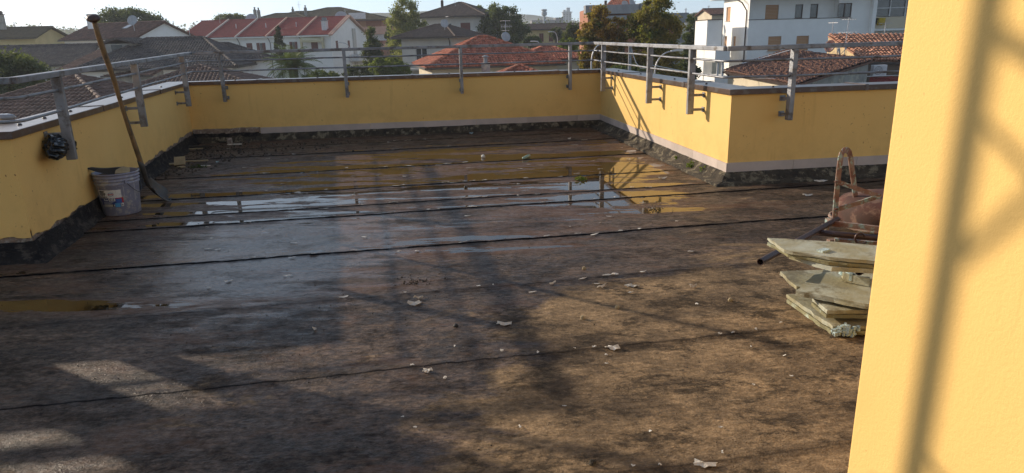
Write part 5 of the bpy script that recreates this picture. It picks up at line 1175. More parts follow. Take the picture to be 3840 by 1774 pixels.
# tree lines far away
def treeline(label, u0, u1, v, y, h_, n, mat, seed, name='far_wood', size=1.2, dep=40, kind='stuff'):
    rg = np.random.default_rng(seed); us = np.linspace(u0, u1, 60); C = []
    for uu in us:
        p = at(uu, v, y); z1 = p[2]+h_*(fnoise(uu*.02, 1., seed, 4)-.5)*2
        for k in range(10):
            C.append([p[0]+rg.normal(0, 2), y+rg.uniform(0, dep), rg.uniform(GZ*.6, z1-rg.uniform(0, 1)*1.)])
    C = np.array(C); idx = rg.integers(0, len(C), n); P = C[idx]+rg.normal(size=(n, 3))*[3.2, 3.2, 1.5]
    o = quads_np(name, leafquads(P, size, rg), np.clip(rg.normal(.4, .25, n), 0, 1), mat); tag(o, label, 'wood', kind='stuff'); return o
treeline('hazy belt of woods on the left horizon', -100, 1000, 108, 560, 4.5, 15000, L_DARK, 61, size=2.4)
treeline('hazy belt of woods behind the middle of the town', 1400, 2700, 92, 620, 4, 15000, L_MID, 62, size=2.4)
treeline('green belt of garden trees in the far middle', 1900, 2260, 112, 190, 2.5, 14000, L_MID, 63, size=.7, dep=60)
treeline('greenery between the houses on the left', 560, 1500, 196, 150, 2, 9000, L_MID, 64, size=.6, dep=20)
# palm
def palm():
    p = at(1096, 236, 62); t = empty('palm_tree', (p[0], p[1], GZ), 'feathery date palm rising behind the back parapet', 'palm tree')
    rg = np.random.default_rng(77); zc = p[2]-.35
    m_ = MB(); m_.tube([[p[0], p[1], GZ], [p[0]+.1, p[1], (GZ+zc)/2], [p[0], p[1], zc]], [.45, .35, .42], 12); m_.build('trunk', M_BARK, t, smooth=True)
    Q = []; T = []; rb = MB()
    for k in range(74):
        az = rg.uniform(0, 2*math.pi); el = rg.uniform(-.25, 1.45)**1.; L = rg.uniform(2.3, 3.1); d = np.array([math.cos(az), math.sin(az), 0])
        pts = []; pos = np.array([p[0], p[1], zc]); e_ = el; tn = rg.uniform(.15, .75)
        for i in range(13):
            pts.append(pos.copy()); pos = pos+(d*math.cos(e_)+np.array([0, 0, math.sin(e_)]))*L/12; e_ -= .085+.05*(i/12)
        rb.tube(pts, [.03*(1-i/14) for i in range(13)], 4)
        side = np.cross(d, [0, 0, 1])
        for i in range(1, 12):
            for j in range(3):
                f_ = j/3; a_ = pts[i]*(1-f_)+pts[min(i+1, 12)]*f_; tn_ = nrm(pts[min(i+1, 12)]-pts[i-1]); w_ = .62*math.sin(math.pi*(.12+.85*i/12))
                for s in (-1, 1):
                    dr = nrm(side*s*1.0+tn_*.75+np.array([0, 0, -.22+rg.normal(0, .1)])); tip = a_+dr*w_; hw = tn_*.022
                    Q.append([a_-hw, a_+hw, tip+hw*.3, tip-hw*.3]); T.append(np.clip(tn+rg.normal(0, .1), 0, 1))
    rb.build('frond_ribs', L_PALM, t, fix=False); quads_np('fronds', np.array(Q), T, L_PALM, t)
palm()
# wooded hill on the right and faint hills behind the town
def hill(name, u0, u1, vtop, y, mat, seed, vb=140, amp=12, stuff=False):
    us = np.linspace(u0, u1, 70); V = []
    for i, uu in enumerate(us):
        s = math.sin(math.pi*i/69)**.6; v = vb-(vb-vtop)*s+amp*(fnoise(uu*.01, 0., seed, 4)-.5)*s; p = at(uu, v, y); V += [[p[0], y-y*.2, GZ-1], [p[0], y, p[2]], [p[0]*1.1, y*1.3, GZ-1]]
    m_ = MB(); m_.add(V, [[3*i+k, 3*i+3+k, 3*i+4+k, 3*i+1+k] for i in range(69) for k in range(2)]); o = m_.build(name, mat, None, smooth=True, fix=False); o['kind'] = 'structure'
MHILL = pmat('hill_forest', (.03, .045, .02), (.05, .06, .03), .02, .9)
hill('hills', 2350, 3300, 30, 330, MHILL, 5, amp=5)
hill('hills', 900, 2400, 42, 2600, MHILL, 6, amp=16)
# haze
if True:
    hm = bpy.data.materials.new('haze'); hm.use_nodes = True; nt = hm.node_tree; nt.nodes.clear(); pv = nt.nodes.new('ShaderNodeVolumePrincipled'); oo = nt.nodes.new('ShaderNodeOutputMaterial')
    pv.inputs['Color'].default_value = (.88, .93, 1.0, 1); pv.inputs['Density'].default_value = .0005; pv.inputs['Anisotropy'].default_value = .2; nt.links.new(pv.outputs[0], oo.inputs['Volume'])
    m_ = MB(); m_.box([0, 1500, (24+GZ-1)/2], (9000, 4200, 24-GZ+1)); hz = m_.build('haze', hm); tag(hz, 'thin pale morning haze over the town', 'haze', kind='stuff')
print('trees done')
# ================================================================== THINGS ON THE TERRACE
MBUCK = pmat('lilac_plastic', (.25, .255, .33), (.20, .205, .27), 9, .5, .25, 40, c3=(.38, .37, .36), s3=16, local=True)
MHANDLE = pmat('worn_wood', (.26, .165, .075), (.18, .115, .055), 6, .6, .3, 60, stretch=(2, 2, .5), c3=(.11, .08, .05), s3=12)
MRUSTST = pmat('dull_steel', (.10, .095, .085), (.06, .055, .05), 14, .5, .35, 60, metal=.4, c3=(.15, .10, .06), s3=18)
MKNOB = pmat('dark_knob', (.07, .035, .022), (.045, .025, .018), 9, .45)
MBAG = pmat('black_film', (.006, .007, .008), (.012, .013, .014), 4, .16, .25, 14, bdist=.02)
MRUST = pmat('rusty_red_steel', (.095, .030, .018), (.050, .024, .016), 6, .85, .35, 50, c3=(.16, .09, .06), s3=9, bdist=.004)
MFLAKE = pmat('flaking_paint', (.30, .20, .15), (.16, .06, .035), 16, .7, .4, 50, c3=(.30, .40, .36), s3=22)
MDPIPE = pmat('dark_pipe', (.05, .035, .035), (.08, .045, .04), 12, .42, .2, 50, metal=.4)
MFOAM = pmat('dirty_foam', (.28, .25, .13), (.17, .15, .08), 5, .9, .6, 60, c3=(.40, .44, .34), s3=6, tint=.08)
MFOAMC = pmat('fresh_foam_break', (.52, .66, .66), (.40, .46, .42), 8, .85, .8, 35, bdist=.02)
MBLACK = pmat('black_rubber', (.014, .014, .015), (.03, .028, .026), 7, .6, .5, 30)
MTAN = pmat('tan_board', (.42, .33, .19), (.30, .23, .13), 9, .85, .3, 50)
MPEEL = pmat('pale_film', (.72, .68, .60), (.5, .42, .32), 30, .6, .4, 60, tint=.2)
MLBLUE = pmat('pale_blue_foam', (.48, .66, .70), (.4, .55, .58), 30, .7)
MGRIT = pmat('grit', (.07, .055, .04), (.03, .025, .02), 20, .85, tint=.5)
MMOSS = leafmat('weed_leaves', (.035, .075, .012), (.16, .24, .03), .35)
# ---- bucket
bc = np.array([*onz(461, 797)[:2], 0]); bz = floor_z(bc[0], bc[1])
bk = empty('bucket', (bc[0], bc[1], float(bz)), 'lilac plaster bucket with torn paper label, full of black rubble', 'bucket')
Rb, Rt, Hb = .130, .158, .325
def rad_(z): return Rb+(Rt-Rb)*z/Hb*.9
prof = [(0, .006), (Rb-.006, .006), (Rb-.004, 0), (Rb, .004), (rad_(.23), .23), (rad_(.24)+.006, .243), (rad_(.25)+.006, .250), (rad_(.255), .255), (rad_(.262), .262), (rad_(.268)+.008, .268), (rad_(.274)+.008, .274), (rad_(.278)+.001, .279), (rad_(.286)+.001, .286), (rad_(.29)+.009, .292), (rad_(.30)+.009, .298), (rad_(.305)+.001, .303), (Rt-.002, .316), (Rt+.006, .319), (Rt+.006, .326), (Rt-.001, .328), (Rt-.007, .322), (rad_(.25)-.004, .25), (rad_(.18)-.004, .18)]
m_ = MB(); m_.lathe([(r, z+bz) for r, z in prof], (bc[0], bc[1], 0), 56); m_.build('shell', MBUCK, bk, smooth=True, fix=True)
vdir = nrm(np.array([-bc[0], -bc[1]])); a0 = math.atan2(vdir[1], vdir[0])
def onb(a, z, off=.0): r = rad_(z)+off; return np.array([bc[0]+r*math.cos(a0+a), bc[1]+r*math.sin(a0+a), bz+z])
def patch(m, a1, a2, z1, z2, off, n=10, tint=None, rag=0.):
    V = []; 
    for i in range(n+1):
        a = a1+(a2-a1)*i/n; V += [onb(a, z1+rag*math.sin(i*3.7), off), onb(a, z2-rag*abs(math.sin(i*2.3)), off)]
    m.add(V, [[2*i, 2*i+2, 2*i+3, 2*i+1] for i in range(n)], tint)
def pm(n_, c): return pmat(n_, c, tuple(x*.82 for x in c), 60, .6)
P_W, P_N, P_R, P_B, P_K, P_LB, P_Y = pm('label_white', (.72, .70, .65)), pm('label_navy', (.045, .06, .17)), pm('label_red', (.42, .03, .04)), pm('label_blue', (.05, .12, .38)), pm('label_black', (.03, .03, .035)), pm('label_sky', (.08, .30, .52)), pm('label_beige', (.45, .42, .32))
# label: angles run negative = left in the picture
def lab_(nm, mat, fn): 
    m_ = MB(); fn(m_); return m_.build(nm, mat, bk, smooth=True, fix=False)
lab_('label', P_W, lambda m: patch(m, -1.15, .08, .145, .208, .0016, 16, rag=.0015))
lab_('label', P_N, lambda m: patch(m, -1.12, .13, .118, .1445, .0016, 16))
lab_('label', P_N, lambda m: patch(m, -1.05, -.22, .090, .1175, .0015, 12))
lab_('label', P_R, lambda m: (patch(m, -.22, .14, .138, .146, .0024, 6), patch(m, .055, .14, .106, .138, .0024, 3)))
lab_('label', P_B, lambda m: patch(m, -.22, .055, .104, .138, .0022, 6))
lab_('label', P_Y, lambda m: patch(m, -.92, -.42, .078, .096, .0024, 6))
lab_('label', P_LB, lambda m: patch(m, -.30, -.04, .073, .103, .0020, 4))
lab_('label', P_W, lambda m: (patch(m, .0, .12, .078, .102, .0024, 4), patch(m, -.36, -.33, .08, .094, .003, 1)))
lab_('label', P_K, lambda m: (patch(m, -.41, -.34, .078, .096, .0026, 2), patch(m, .02, .05, .082, .098, .003, 1), patch(m, .065, .1, .082, .09, .003, 1)))
# animal silhouette stripes with a dark outline (plain vertical bars under an arched back)
def bars(m):
    for i, (z0_, z1_) in enumerate(((.166, .196), (.164, .2), (.163, .201), (.163, .2), (.168, .197), (.162, .19))): patch(m, -1.05+i*.055, -1.015+i*.055, z0_, z1_, .0026, 1)
    patch(m, -1.06, -.74, .194, .201, .0027, 5); patch(m, -.75, -.68, .176, .184, .0028, 2)
lab_('emblem', P_K, bars)
def seal(m, r0, r1, off, a_c=-.42, z_c=.174, n=26):
    V = []; 
    for i in range(n): t = 2*math.pi*i/n; V += [onb(a_c+r0*math.cos(t)/.14, z_c+r0*math.sin(t)*.85, off), onb(a_c+r1*math.cos(t)/.14, z_c+r1*math.sin(t)*.85, off)]
    m.add(V, [[2*i, (2*i+2) % (2*n), (2*i+3) % (2*n), 2*i+1] for i in range(n)])
lab_('seal', P_LB, lambda m: seal(m, .014, .018, .0026)); lab_('seal_band', P_R, lambda m: patch(m, -.56, -.28, .168, .180, .003, 5))
def btext(txt, a, z, size, mat, off=.003, nm='lettering', bold=0.):
    cu = bpy.data.curves.new(nm, 'FONT'); cu.body = txt; cu.size = size; cu.extrude = .0004; cu.offset = bold; cu.align_x = 'CENTER'; cu.align_y = 'CENTER'
    to = bpy.data.objects.new(nm, cu); COL.objects.link(to); bpy.context.view_layer.update()
    me = bpy.data.meshes.new_from_object(to.evaluated_get(bpy.context.evaluated_depsgraph_get())); bpy.data.objects.remove(to)
    # bend the letters round the bucket
    for v_ in me.vertices:
        p = onb(a+v_.co.x/rad_(z), z+v_.co.y, off+v_.co.z); v_.co = Vector(p)-bk.location
    me.materials.clear(); me.materials.append(mat); o = bpy.data.objects.new(nm, me); COL.objects.link(o); o.parent = bk; return o
btext('CAPAROL', -.86, .153, .016, P_K, bold=.0003); btext('Capatect', -.42, .174, .0095, P_W, .0035, bold=.0002)
lab_('label', P_W, lambda m: patch(m, -.58, -.25, .1205, .1425, .0024, 6)); btext('K15', -.415, .1315, .021, P_K, .003, bold=.0009); btext('Putz', -.74, .130, .020, P_W, bold=.0004)
for z_, w_ in ((.112, .55), (.106, .5), (.100, .42)): lab_('small_print', P_W, lambda m: patch(m, -.92, -.92+w_, z_, z_+.0016, .0022, 6))
# paint runs and scuffs
def runs(m):
    for a_, z1_, z2_ in ((.20, .15, .235), (.52, .14, .16), (.78, .11, .235), (.82, .10, .23), (.42, .105, .112), (.60, .12, .124), (-.1, .225, .228), (.05, .232, .236)):
        patch(m, a_, a_+.03, z1_, z2_, .0012, 1)
    patch(m, .2, .32, .148, .153, .0012, 3); patch(m, .0, .2, .231, .236, .0012, 3); patch(m, .5, .62, .098, .101, .0012, 2); patch(m, .3, .42, .085, .089, .0012, 2)
lab_('paint_run', pm('plaster_run', (.42, .42, .44)), runs)
# handle wire hanging on the near side, ears
def wire(m):
    pts = []
    for t in np.linspace(0, 1, 18):
        a = .35+t*1.6; z = .262-.10*math.sin(math.pi*min(t*1.05, 1)); pts.append(onb(a, z, .006+.01*math.sin(math.pi*t)))
    m.tube(pts, .0022, 6)
part(bk, 'bail', MDARKST, wire, True); part(bk, 'ear', MBUCK, lambda m: m.box(onb(.35, .262, .006), (.02, .014, .03), a0+.35))
# rubble inside
rgb = np.random.default_rng(4); m_ = MB(); V = [[bc[0], bc[1], bz+.30]]; NR_ = 30
for k in range(1, 5):
    for j in range(NR_): t = 2*math.pi*j/NR_; r = .145*k/4; V.append([bc[0]+r*math.cos(t), bc[1]+r*math.sin(t), bz+.292+.03*fnoise(r*30*math.cos(t)+9, r*30*math.sin(t)+9, 5)-.012*(k == 4)])
m_.add(V, [[0, 1+j, 1+(j+1) % NR_] for j in range(NR_)]+[[1+k*NR_+j, 1+(k+1)*NR_+j, 1+(k+1)*NR_+(j+1) % NR_, 1+k*NR_+(j+1) % NR_] for k in range(3) for j in range(NR_)])
o_ = m_.build('rubble', MGRIT, None, fix=False); tag(o_, 'dark crumbled rubble filling the lilac bucket', 'rubble', kind='stuff')
def shard(name, label, cat, c, pts2, th, rz, tilt, mat, group=None, parent=None, seed=0, roll=0.):
    """flat broken piece: outline pts2 in metres"""
    from mathutils import Euler
    Rm = np.array(Euler((tilt, roll, rz)).to_matrix()); top = [np.array([x, y, th/2])@Rm.T+np.array(c) for x, y in pts2]; n = np.array([0, 0, -th])@Rm.T
    m_ = MB(); m_.poly_slab(top, n); o = m_.build(name, mat, parent, loc=None if parent is not None else c); 
    if parent is None: tag(o, label, cat, group)
    return o
st = bc+np.array([0, 0, bz+.325])
m_ = MB()
q0, q1 = np.array([*onz(327, 632, .37)]), np.array([bc[0]+.05, bc[1]-.03, bz+.335])
w0 = np.array([.02, -.03, .0]); K = 9; V = []
for i in range(K+1):
    t = i/K; c_ = q0+(q1-q0)*t+np.array([0, 0, -.012*math.sin(math.pi*t)]); h = .012+.040*min(1, t*1.3)
    V += [c_+[0, 0, h*.5], c_+[.01, -.012, -h*.5], c_+[.015, .03, -h*.4], c_+[.01, .04, h*.5]]
m_.add(V, [[4*i+j, 4*i+4+j, 4*i+4+(j+1) % 4, 4*i+(j+1) % 4] for i in range(K) for j in range(4)]+[[0, 1, 2, 3], [4*K+3, 4*K+2, 4*K+1, 4*K]])
tag(bevel(m_.build('felt_strip', MBLACK, None, loc=q0), .004), 'stiff black strip of roofing felt jutting from the bucket over the rim', 'felt strip')
shard('tile_shard', 'sandy tile shard poking out of the bucket between felt and rim', 'shard', (bc[0]+.075, bc[1]-.04, bz+.335), [(-.05, -.03), (.05, -.035), (.055, .02), (.01, .045), (-.04, .01)], .016, .5, .55, MTAN)

# ---- shovel
zf = float(floor_z(-2.95, 5.6)); tip = np.array([*onz(632, 742, .012)]); sock = at(533, 628, 5.50); topk = at(352, 76, 4.98)
sh = empty('shovel', (sock[0], sock[1], 0), 'long handled shovel leaning across the railing beside the lilac bucket', 'shovel')
dsh = nrm(topk-sock)
m_ = MB(); ll = np.linalg.norm(topk-sock); m_.tube([sock-dsh*.06+np.array([.003*math.sin(i*.9), .003*math.cos(i*1.3), 0])*(1 if 0 < i < 14 else 0)+dsh*(ll+.06)*i/14 for i in range(15)], [.0175+.0015*math.sin(i*.7) for i in range(15)], 14); m_.build('handle', MHANDLE, sh, smooth=True)
m_ = MB(); kk = topk+dsh*.012
for_ = [( .0, -.022), (.02, -.02), (.034, -.006), (.036, .006), (.026, .02), (.0, .026)]
ax1 = nrm(np.cross(dsh, [0, 1, 0])); ax2 = np.cross(dsh, ax1); V = []; n_ = 20
for r, z in for_: V += [kk+dsh*z+r*1.25*(ax1*math.cos(2*math.pi*j/n_)+ax2*math.sin(2*math.pi*j/n_)) for j in range(n_)]
m_.add(V, [[i*n_+j, i*n_+(j+1) % n_, (i+1)*n_+(j+1) % n_, (i+1)*n_+j] for i in range(5) for j in range(n_)]); m_.build('knob', MKNOB, sh, smooth=True)
# socket + blade
s1 = sock-dsh*.16
m_ = MB(); m_.tube([sock+dsh*.07, sock, s1, s1-dsh*.05+np.array([.01, .02, 0])*.5], [.0205, .0215, .018, .012], 14); m_.build('socket', MRUSTST, sh, smooth=True)
bl0 = s1-dsh*.02; bd = nrm(tip-bl0); Lb = np.linalg.norm(tip-bl0)
bs = nrm(np.array([-.22, .95, .12])); bs = nrm(bs-bd*(bs@bd)); bn_ = np.cross(bs, bd)
if bn_[2] < 0: bn_ = -bn_
V = []; NI, NJ = 14, 12
for i in range(NI+1):
    t = i/NI; w_ = .100*(.72+.28*min(1, t*4)) if t < .72 else .100*math.sqrt(max(0, 1-((t-.72)/.285)**2)); w_ = max(w_, .004)
    for j in range(NJ+1):
        s = (j/NJ-.5)*2; V.append(bl0+bd*Lb*t+bs*w_*s+bn_*(.030*s*s-.012*math.cos(s*3)*(1-t)*.8+.018*math.sin(math.pi*t)*-1))
m_ = MB(); m_.add(V, [[i*(NJ+1)+j, i*(NJ+1)+j+1, (i+1)*(NJ+1)+j+1, (i+1)*(NJ+1)+j] for i in range(NI) for j in range(NJ)])
o_ = m_.build('blade', MRUSTST, sh, smooth=True, fix=False); sm = o_.modifiers.new('s', 'SOLIDIFY'); sm.thickness = .003; sm.offset = 0

# ---- black bag wrapped round the bracket
p_, q_ = SEG[1]; nb = outn(p_, q_); t_ = seg_t(p_, q_, (-2.915, 4.58)); wallp = p_+nrm(q_-p_)*t_
bgc = np.array([*(wallp-nb*.065), .635]); dw = np.array([*nrm(q_-p_), 0]); nb3 = np.array([*nb, 0])
V = []; NU, NV = 80, 56
for i in range(NV+1):
    ph = math.pi*i/NV
    for j in range(NU):
        th = 2*math.pi*j/NU; x = math.sin(ph)*math.cos(th); y = math.sin(ph)*math.sin(th); z = math.cos(ph)
        wv = float(fnoise(x*1.5+5, y*1.5+z*1.2+5, 3, 2))-.5; w2 = abs(float(fnoise(x*2.6+9+z*2.2, y*2.6+7-z*1.4, 7, 2))-.5)*2
        r = .92+.55*wv+.34*w2
        V.append(bgc + dw*(x*.190*r-.012) + nb3*(-y*.070*r*-1) + np.array([0, 0, z*.080*r-.030*x*x]))
m_ = MB(); m_.add(V, [[i*NU+j, i*NU+(j+1) % NU, (i+1)*NU+(j+1) % NU, (i+1)*NU+j] for i in range(NV) for j in range(NU)])
tag(m_.build('plastic_bag', MBAG, None, smooth=True, fix=True, loc=bgc), 'crumpled black plastic bag tied round the bracket of the nearest left post', 'bag')
q = at(22, 470, 4.6); V = []
for i in range(13):
    for j in range(16):
        ph = math.pi*i/12; th = 2*math.pi*j/16; x, y, z = math.sin(ph)*math.cos(th), math.sin(ph)*math.sin(th), math.cos(ph); r = .8+.4*fnoise(x*3+4, y*3+z*2+4, 5, 3)
        V.append([q[0]-.02+x*.09*r, q[1]+y*.06*r, .80+.02+z*.025*r])
m_ = MB(); m_.add(V, [[i*16+j, i*16+(j+1) % 16, (i+1)*16+(j+1) % 16, (i+1)*16+j] for i in range(12) for j in range(16)]); tag(m_.build('plastic_bag', pmat('clear_film', (.35, .36, .38), None, 9, .25, .5, 25), None, smooth=True, loc=(q[0]-.02, q[1], .80)), 'small pale crumpled plastic on the coping at the left edge', 'bag')

# ---- foam insulation boards
G_B = 'broken foam insulation boards stacked by the wheelbarrow'
def board(label, px, z, th, layers=2, gap=.004, name='foam_board', tw=(0, 0), seed=0, fresh=None, group=G_B):
    """px: outline of the upper face seen in the photo at height z (clockwise or not)"""
    c = onz(*px[0], z); P = [onz(u, v, z+(tw[0]*(i in tw[1:]) if len(tw) > 1 else 0)) for i, (u, v) in enumerate(px)]; c = np.mean(P, axis=0)
    t = empty(name, (c[0], c[1], z-th*layers-gap), label, 'foam board', group); rg = np.random.default_rng(seed)
    # ragged outline
    def rag(P, k, jit):
        out = []
        for a, b in zip(P, P[1:]+P[:1]):
            n = max(2, int(np.linalg.norm(b-a)/.035))
            for i in range(n): out.append(a+(b-a)*i/n+np.array([rg.normal(0, jit), rg.normal(0, jit), 0])*(1 if i else .2))
        return out
    for l in range(layers):
        zz_ = l*(th+gap); ins = 1-.012*l
        Q = [c+(p-c)*ins-np.array([0, 0, zz_])+np.array([rg.normal(0, .004), rg.normal(0, .004), 0]) for p in P]
        Q = rag(Q, 4, .0028); m_ = MB(); n = len(Q); mid = [p+np.array([0, 0, -th*.5])+(p-c)*rg.normal(0, .010) for p in Q]; bot = [p+np.array([0, 0, -th])+(p-c)*rg.normal(-.005, .010) for p in Q]
        m_.add(np.vstack([Q, mid, bot]), [list(range(n)), [2*n+i for i in range(n)][::-1]]+[[a+i, a+n+i, a+n+(i+1) % n, a+(i+1) % n] for a in (0, n) for i in range(n)], rg.random())
        m_.build('layer', MFOAM if l else MFOAMT, t, fix=True)
    return t
MFOAMT = pmat('weathered_foam_face', (.46, .47, .38), (.32, .28, .16), 4.5, .85, .35, 60, c3=(.20, .17, .10), s3=5, thr=(.4, .6))
MFOAMG = pmat('yellowed_foam_face', (.36, .31, .17), (.26, .21, .11), 4.5, .85, .35, 60, c3=(.42, .42, .32), s3=7)
o1 = board('lowest two layer foam board, broken white at its near corner', [(2950, 1104), (3120, 1222), (3300, 1222), (3300, 1130), (3120, 1098)], .048, .018, 2, seed=1)
m_ = MB(); q = onz(3180, 1224, .05); V = []
for i in range(60):
    p = q+np.array([RNG.normal(0, .03), RNG.normal(0, .008)-.004, RNG.uniform(-.035, .008)]); V.append(p)
for p in V: m_.box(p, RNG.uniform(.006, .018, 3), RNG.uniform(0, 3))
m_.build('broken_edge', MFOAMC, o1)
board('short foam offcut with grooved edge between the lowest and the middle boards', [(3045, 1116), (3100, 1160), (3300, 1165), (3300, 1120)], .108, .017, 2, seed=2)
board('wide yellowish foam board with ridged front edge in the middle of the pile', [(2974, 1086), (3240, 1138), (3330, 1150), (3330, 1010), (3120, 1022), (3050, 1030)], .148, .024, 1, seed=3)
board('pale pointed foam board under the wide yellowish one', [(2928, 1017), (2983, 1075), (3120, 1085), (3120, 1010)], .122, .018, 1, seed=4)
t = board('small foam block with a fresh pale blue break on the middle boards', [(3158, 1005), (3165, 1025), (3260, 1045), (3260, 1010)], .19, .038, 1, seed=5)
part(t, 'broken_face', MFOAMC, lambda m: [m.box(onz(3156+i*5, 1016+i*3.2, .178), (.012, .02, .032), .4+i*.3) for i in range(8)])
t = board('topmost foam board lying tilted across the wheelbarrow handles, blue grey above', [(2878, 893), (2950, 936), (3110, 965), (3330, 985), (3330, 925), (3120, 905)], .322, .015, 2, seed=6)
part(t, 'broken_chip', MFOAMC, lambda m: m.box(onz(3088, 940, .325), (.05, .03, .012), .5))
board('thin dark foam slab hanging below the topmost board', [(2960, 955), (3120, 1000), (3330, 1010), (3330, 975), (3120, 960)], .285, .020, 1, seed=7)

# ---- overturned rusty wheelbarrow (its rear end shows)
# ground point of the strap foot and depth of the tray
yb_ = 4.02
P = lambda u, v, y: at(u, v, y)
wbr = empty('wheelbarrow', (*P(3170, 900, 4.0)[:2], 0), 'rusty wheelbarrow lying upside down with its stand loops in the air', 'wheelbarrow')
def strap(m, pts, w_=.034, th=.006):
    pts = [np.array(p) for p in pts]
    for a, b in zip(pts[:-1], pts[1:]): m.bar(a-(b-a)*.02, b+(b-a)*.02, w_, th, (.25, -.97, 0))
lp = [P(3130, 826, 4.0), P(3136, 740, 4.0), P(3146, 640, 4.0), P(3152, 592, 4.0), P(3157, 573, 4.01), P(3166, 563, 4.03), P(3177, 563, 4.06), P(3184, 571, 4.09), P(3189, 592, 4.12), P(3199, 665, 4.16), P(3211, 760, 4.2)]
part(wbr, 'stand_loop', MFLAKE, lambda m: strap(m, lp))
part(wbr, 'cross_brace', MFLAKE, lambda m: (strap(m, [P(3137, 681, 3.99), P(3300, 737, 3.9)], .026, .006), strap(m, [P(3135, 787, 3.99), P(3230, 758, 3.95), P(3300, 735, 3.9)], .028, .006)))
part(wbr, 'bolt', MRUST, lambda m: [m.lathe([(0, .01), (.012, .008), (.014, 0)], tuple(P(u, v, 3.98)), 8) for u, v in ((3137, 683), (3135, 786), (3118, 826))])
def foot(m): m.box(P(3124, 828, 3.98), (.075, .05, .03), .3); m.box(P(3113, 826, 3.97), (.02, .03, .03), .5)
part(wbr, 'loop_foot', MFLAKE, foot)
# tray: upturned pan
tc_ = np.array([2.40, 4.12, 0]); V = []; NI, NJ = 26, 14
for j in range(NJ+1):
    f_ = j/NJ; zz2 = .085+.165*math.sin(f_*math.pi/2)**.9; rr2 = (1-f_**2.6*.62)
    for i in range(NI):
        a = 2*math.pi*i/NI; ex = np.sign(math.cos(a))*abs(math.cos(a))**.75; ey = np.sign(math.sin(a))*abs(math.sin(a))**.75
        V.append([tc_[0]+.02+ex*.40*rr2+.05*(1-f_), tc_[1]+.06+ey*.30*rr2, zz2+.012*fnoise(ex*3+4, ey*3+4, 3, 3)])
top_ = len(V); V.append([tc_[0]+.02, tc_[1]+.06, .252])
m_ = MB(); m_.add(V, [[j*NI+i, j*NI+(i+1) % NI, (j+1)*NI+(i+1) % NI, (j+1)*NI+i] for j in range(NJ) for i in range(NI)]+[[NJ*NI+i, NJ*NI+(i+1) % NI, top_] for i in range(NI)])
m_.build('tray', MRUST, wbr, smooth=True)
part(wbr, 'tray_rim', MFLAKE, lambda m: m.tube([[tc_[0]+.07+.425*np.sign(math.cos(a))*abs(math.cos(a))**.75, tc_[1]+.06+.32*np.sign(math.sin(a))*abs(math.sin(a))**.75, .088] for a in np.linspace(0, 2*math.pi, 40)], .012, 8, False), True)
part(wbr, 'frame_rail', MFLAKE, lambda m: (strap(m, [P(3124, 838, 3.9), P(3330, 862, 3.75)], .03, .02), m.bar(P(3130, 900, 3.7), P(3330, 915, 3.6), .03, .02)))
h1a, h1b = P(2851, 982, 3.06), P(3140, 822, 3.98)
def pipe(m, a, b, r=.0165):
    m.tube([a, b], r, 14, cap=False); m.tube([a+(b-a)*.001, b], r*.8, 14, cap=False); d = nrm(b-a)
    # closing ring of the open end
    s = nrm(np.cross(d, [0, 0, 1])); w_ = np.cross(s, d); V = [a+rr_2*(s*math.cos(2*math.pi*j/14)+w_*math.sin(2*math.pi*j/14)) for rr_2 in (r, r*.8) for j in range(14)]
    m.add(V, [[j, (j+1) % 14, 14+(j+1) % 14, 14+j] for j in range(14)])
part(wbr, 'handle', MDPIPE, lambda m: pipe(m, h1a, h1b), True)
part(wbr, 'handle', MDPIPE, lambda m: pipe(m, P(3221, 1020, 2.86), P(3420, 900, 3.6)), True)
part(wbr, 'cross_tube', MDPIPE, lambda m: m.tube([P(3048, 870, 3.72), P(3150, 880, 3.66), P(3290, 893, 3.58)], .0175, 12), True)
rc_ = P(3216, 893, 3.55); part(wbr, 'hook', MDPIPE, lambda m: m.tube([rc_+np.array([.030*math.cos(a)+.012*a/3, -.01, .030*math.sin(a)]) for a in np.linspace(.4, 5.6, 22)], .006, 8), True)
part(wbr, 'bracket', MFLAKE, lambda m: (m.box(P(3094, 858, 3.9), (.03, .03, .06), .4), m.box(P(3120, 905, 3.75), (.05, .03, .025), .2), m.tube([P(3085, 842, 3.9), P(3100, 848, 3.88), P(3100, 868, 3.88)], .008, 6)))

# ---- debris in the back left corner
G_D = 'torn board scraps in the back left corner'
def scrap(u, v, pts2, th, rz, tilt, mat, lb, z=.02, roll=0., group=G_D, name='board_scrap', cat='scrap'):
    q = onz(u, v, z); return shard(name, lb, cat, tuple(q), pts2, th, rz, tilt, mat, group, roll=roll)
RECT = lambda a, b: [(-a, -b), (a, -b*.95), (a*.97, b), (-a, b*.92)]
scrap(674, 604, RECT(.055, .05), .020, .25, .95, MTAN, 'square tan board offcut standing in the corner debris', .06)
scrap(622, 616, RECT(.10, .018), .010, .22, .2, MTAN, 'long thin pale strip left of the square offcut', .02)
scrap(735, 603, RECT(.13, .013), .012, .12, .1, MTAN, 'long tan lath lying right of the square offcut', .02)
scrap(678, 626, [(-.05, 0), (.02, -.02), (.05, .01), (.01, .02)], .010, -.2, .2, MTAN, 'small pointed tan scrap in front of the square offcut', .015)
scrap(735, 550, RECT(.20, .03), .018, .1, .15, MBLACK, 'dark weathered plank lying along the corner debris', .03)
scrap(730, 558, RECT(.10, .010), .010, .08, .1, MTAN, 'thin pale lath under the dark plank', .02)
scrap(880, 541, RECT(.09, .012), .012, .1, .1, MPEEL, 'pale strip at the right end of the corner debris', .02)
scrap(836, 533, RECT(.05, .02), .012, -.3, .3, MBLACK, 'black felt chunk beside the pale strip', .03)
scrap(862, 528, RECT(.03, .04), .02, .4, .9, MROUGH, 'upright plaster chunk leaning by the torn skirting', .05)
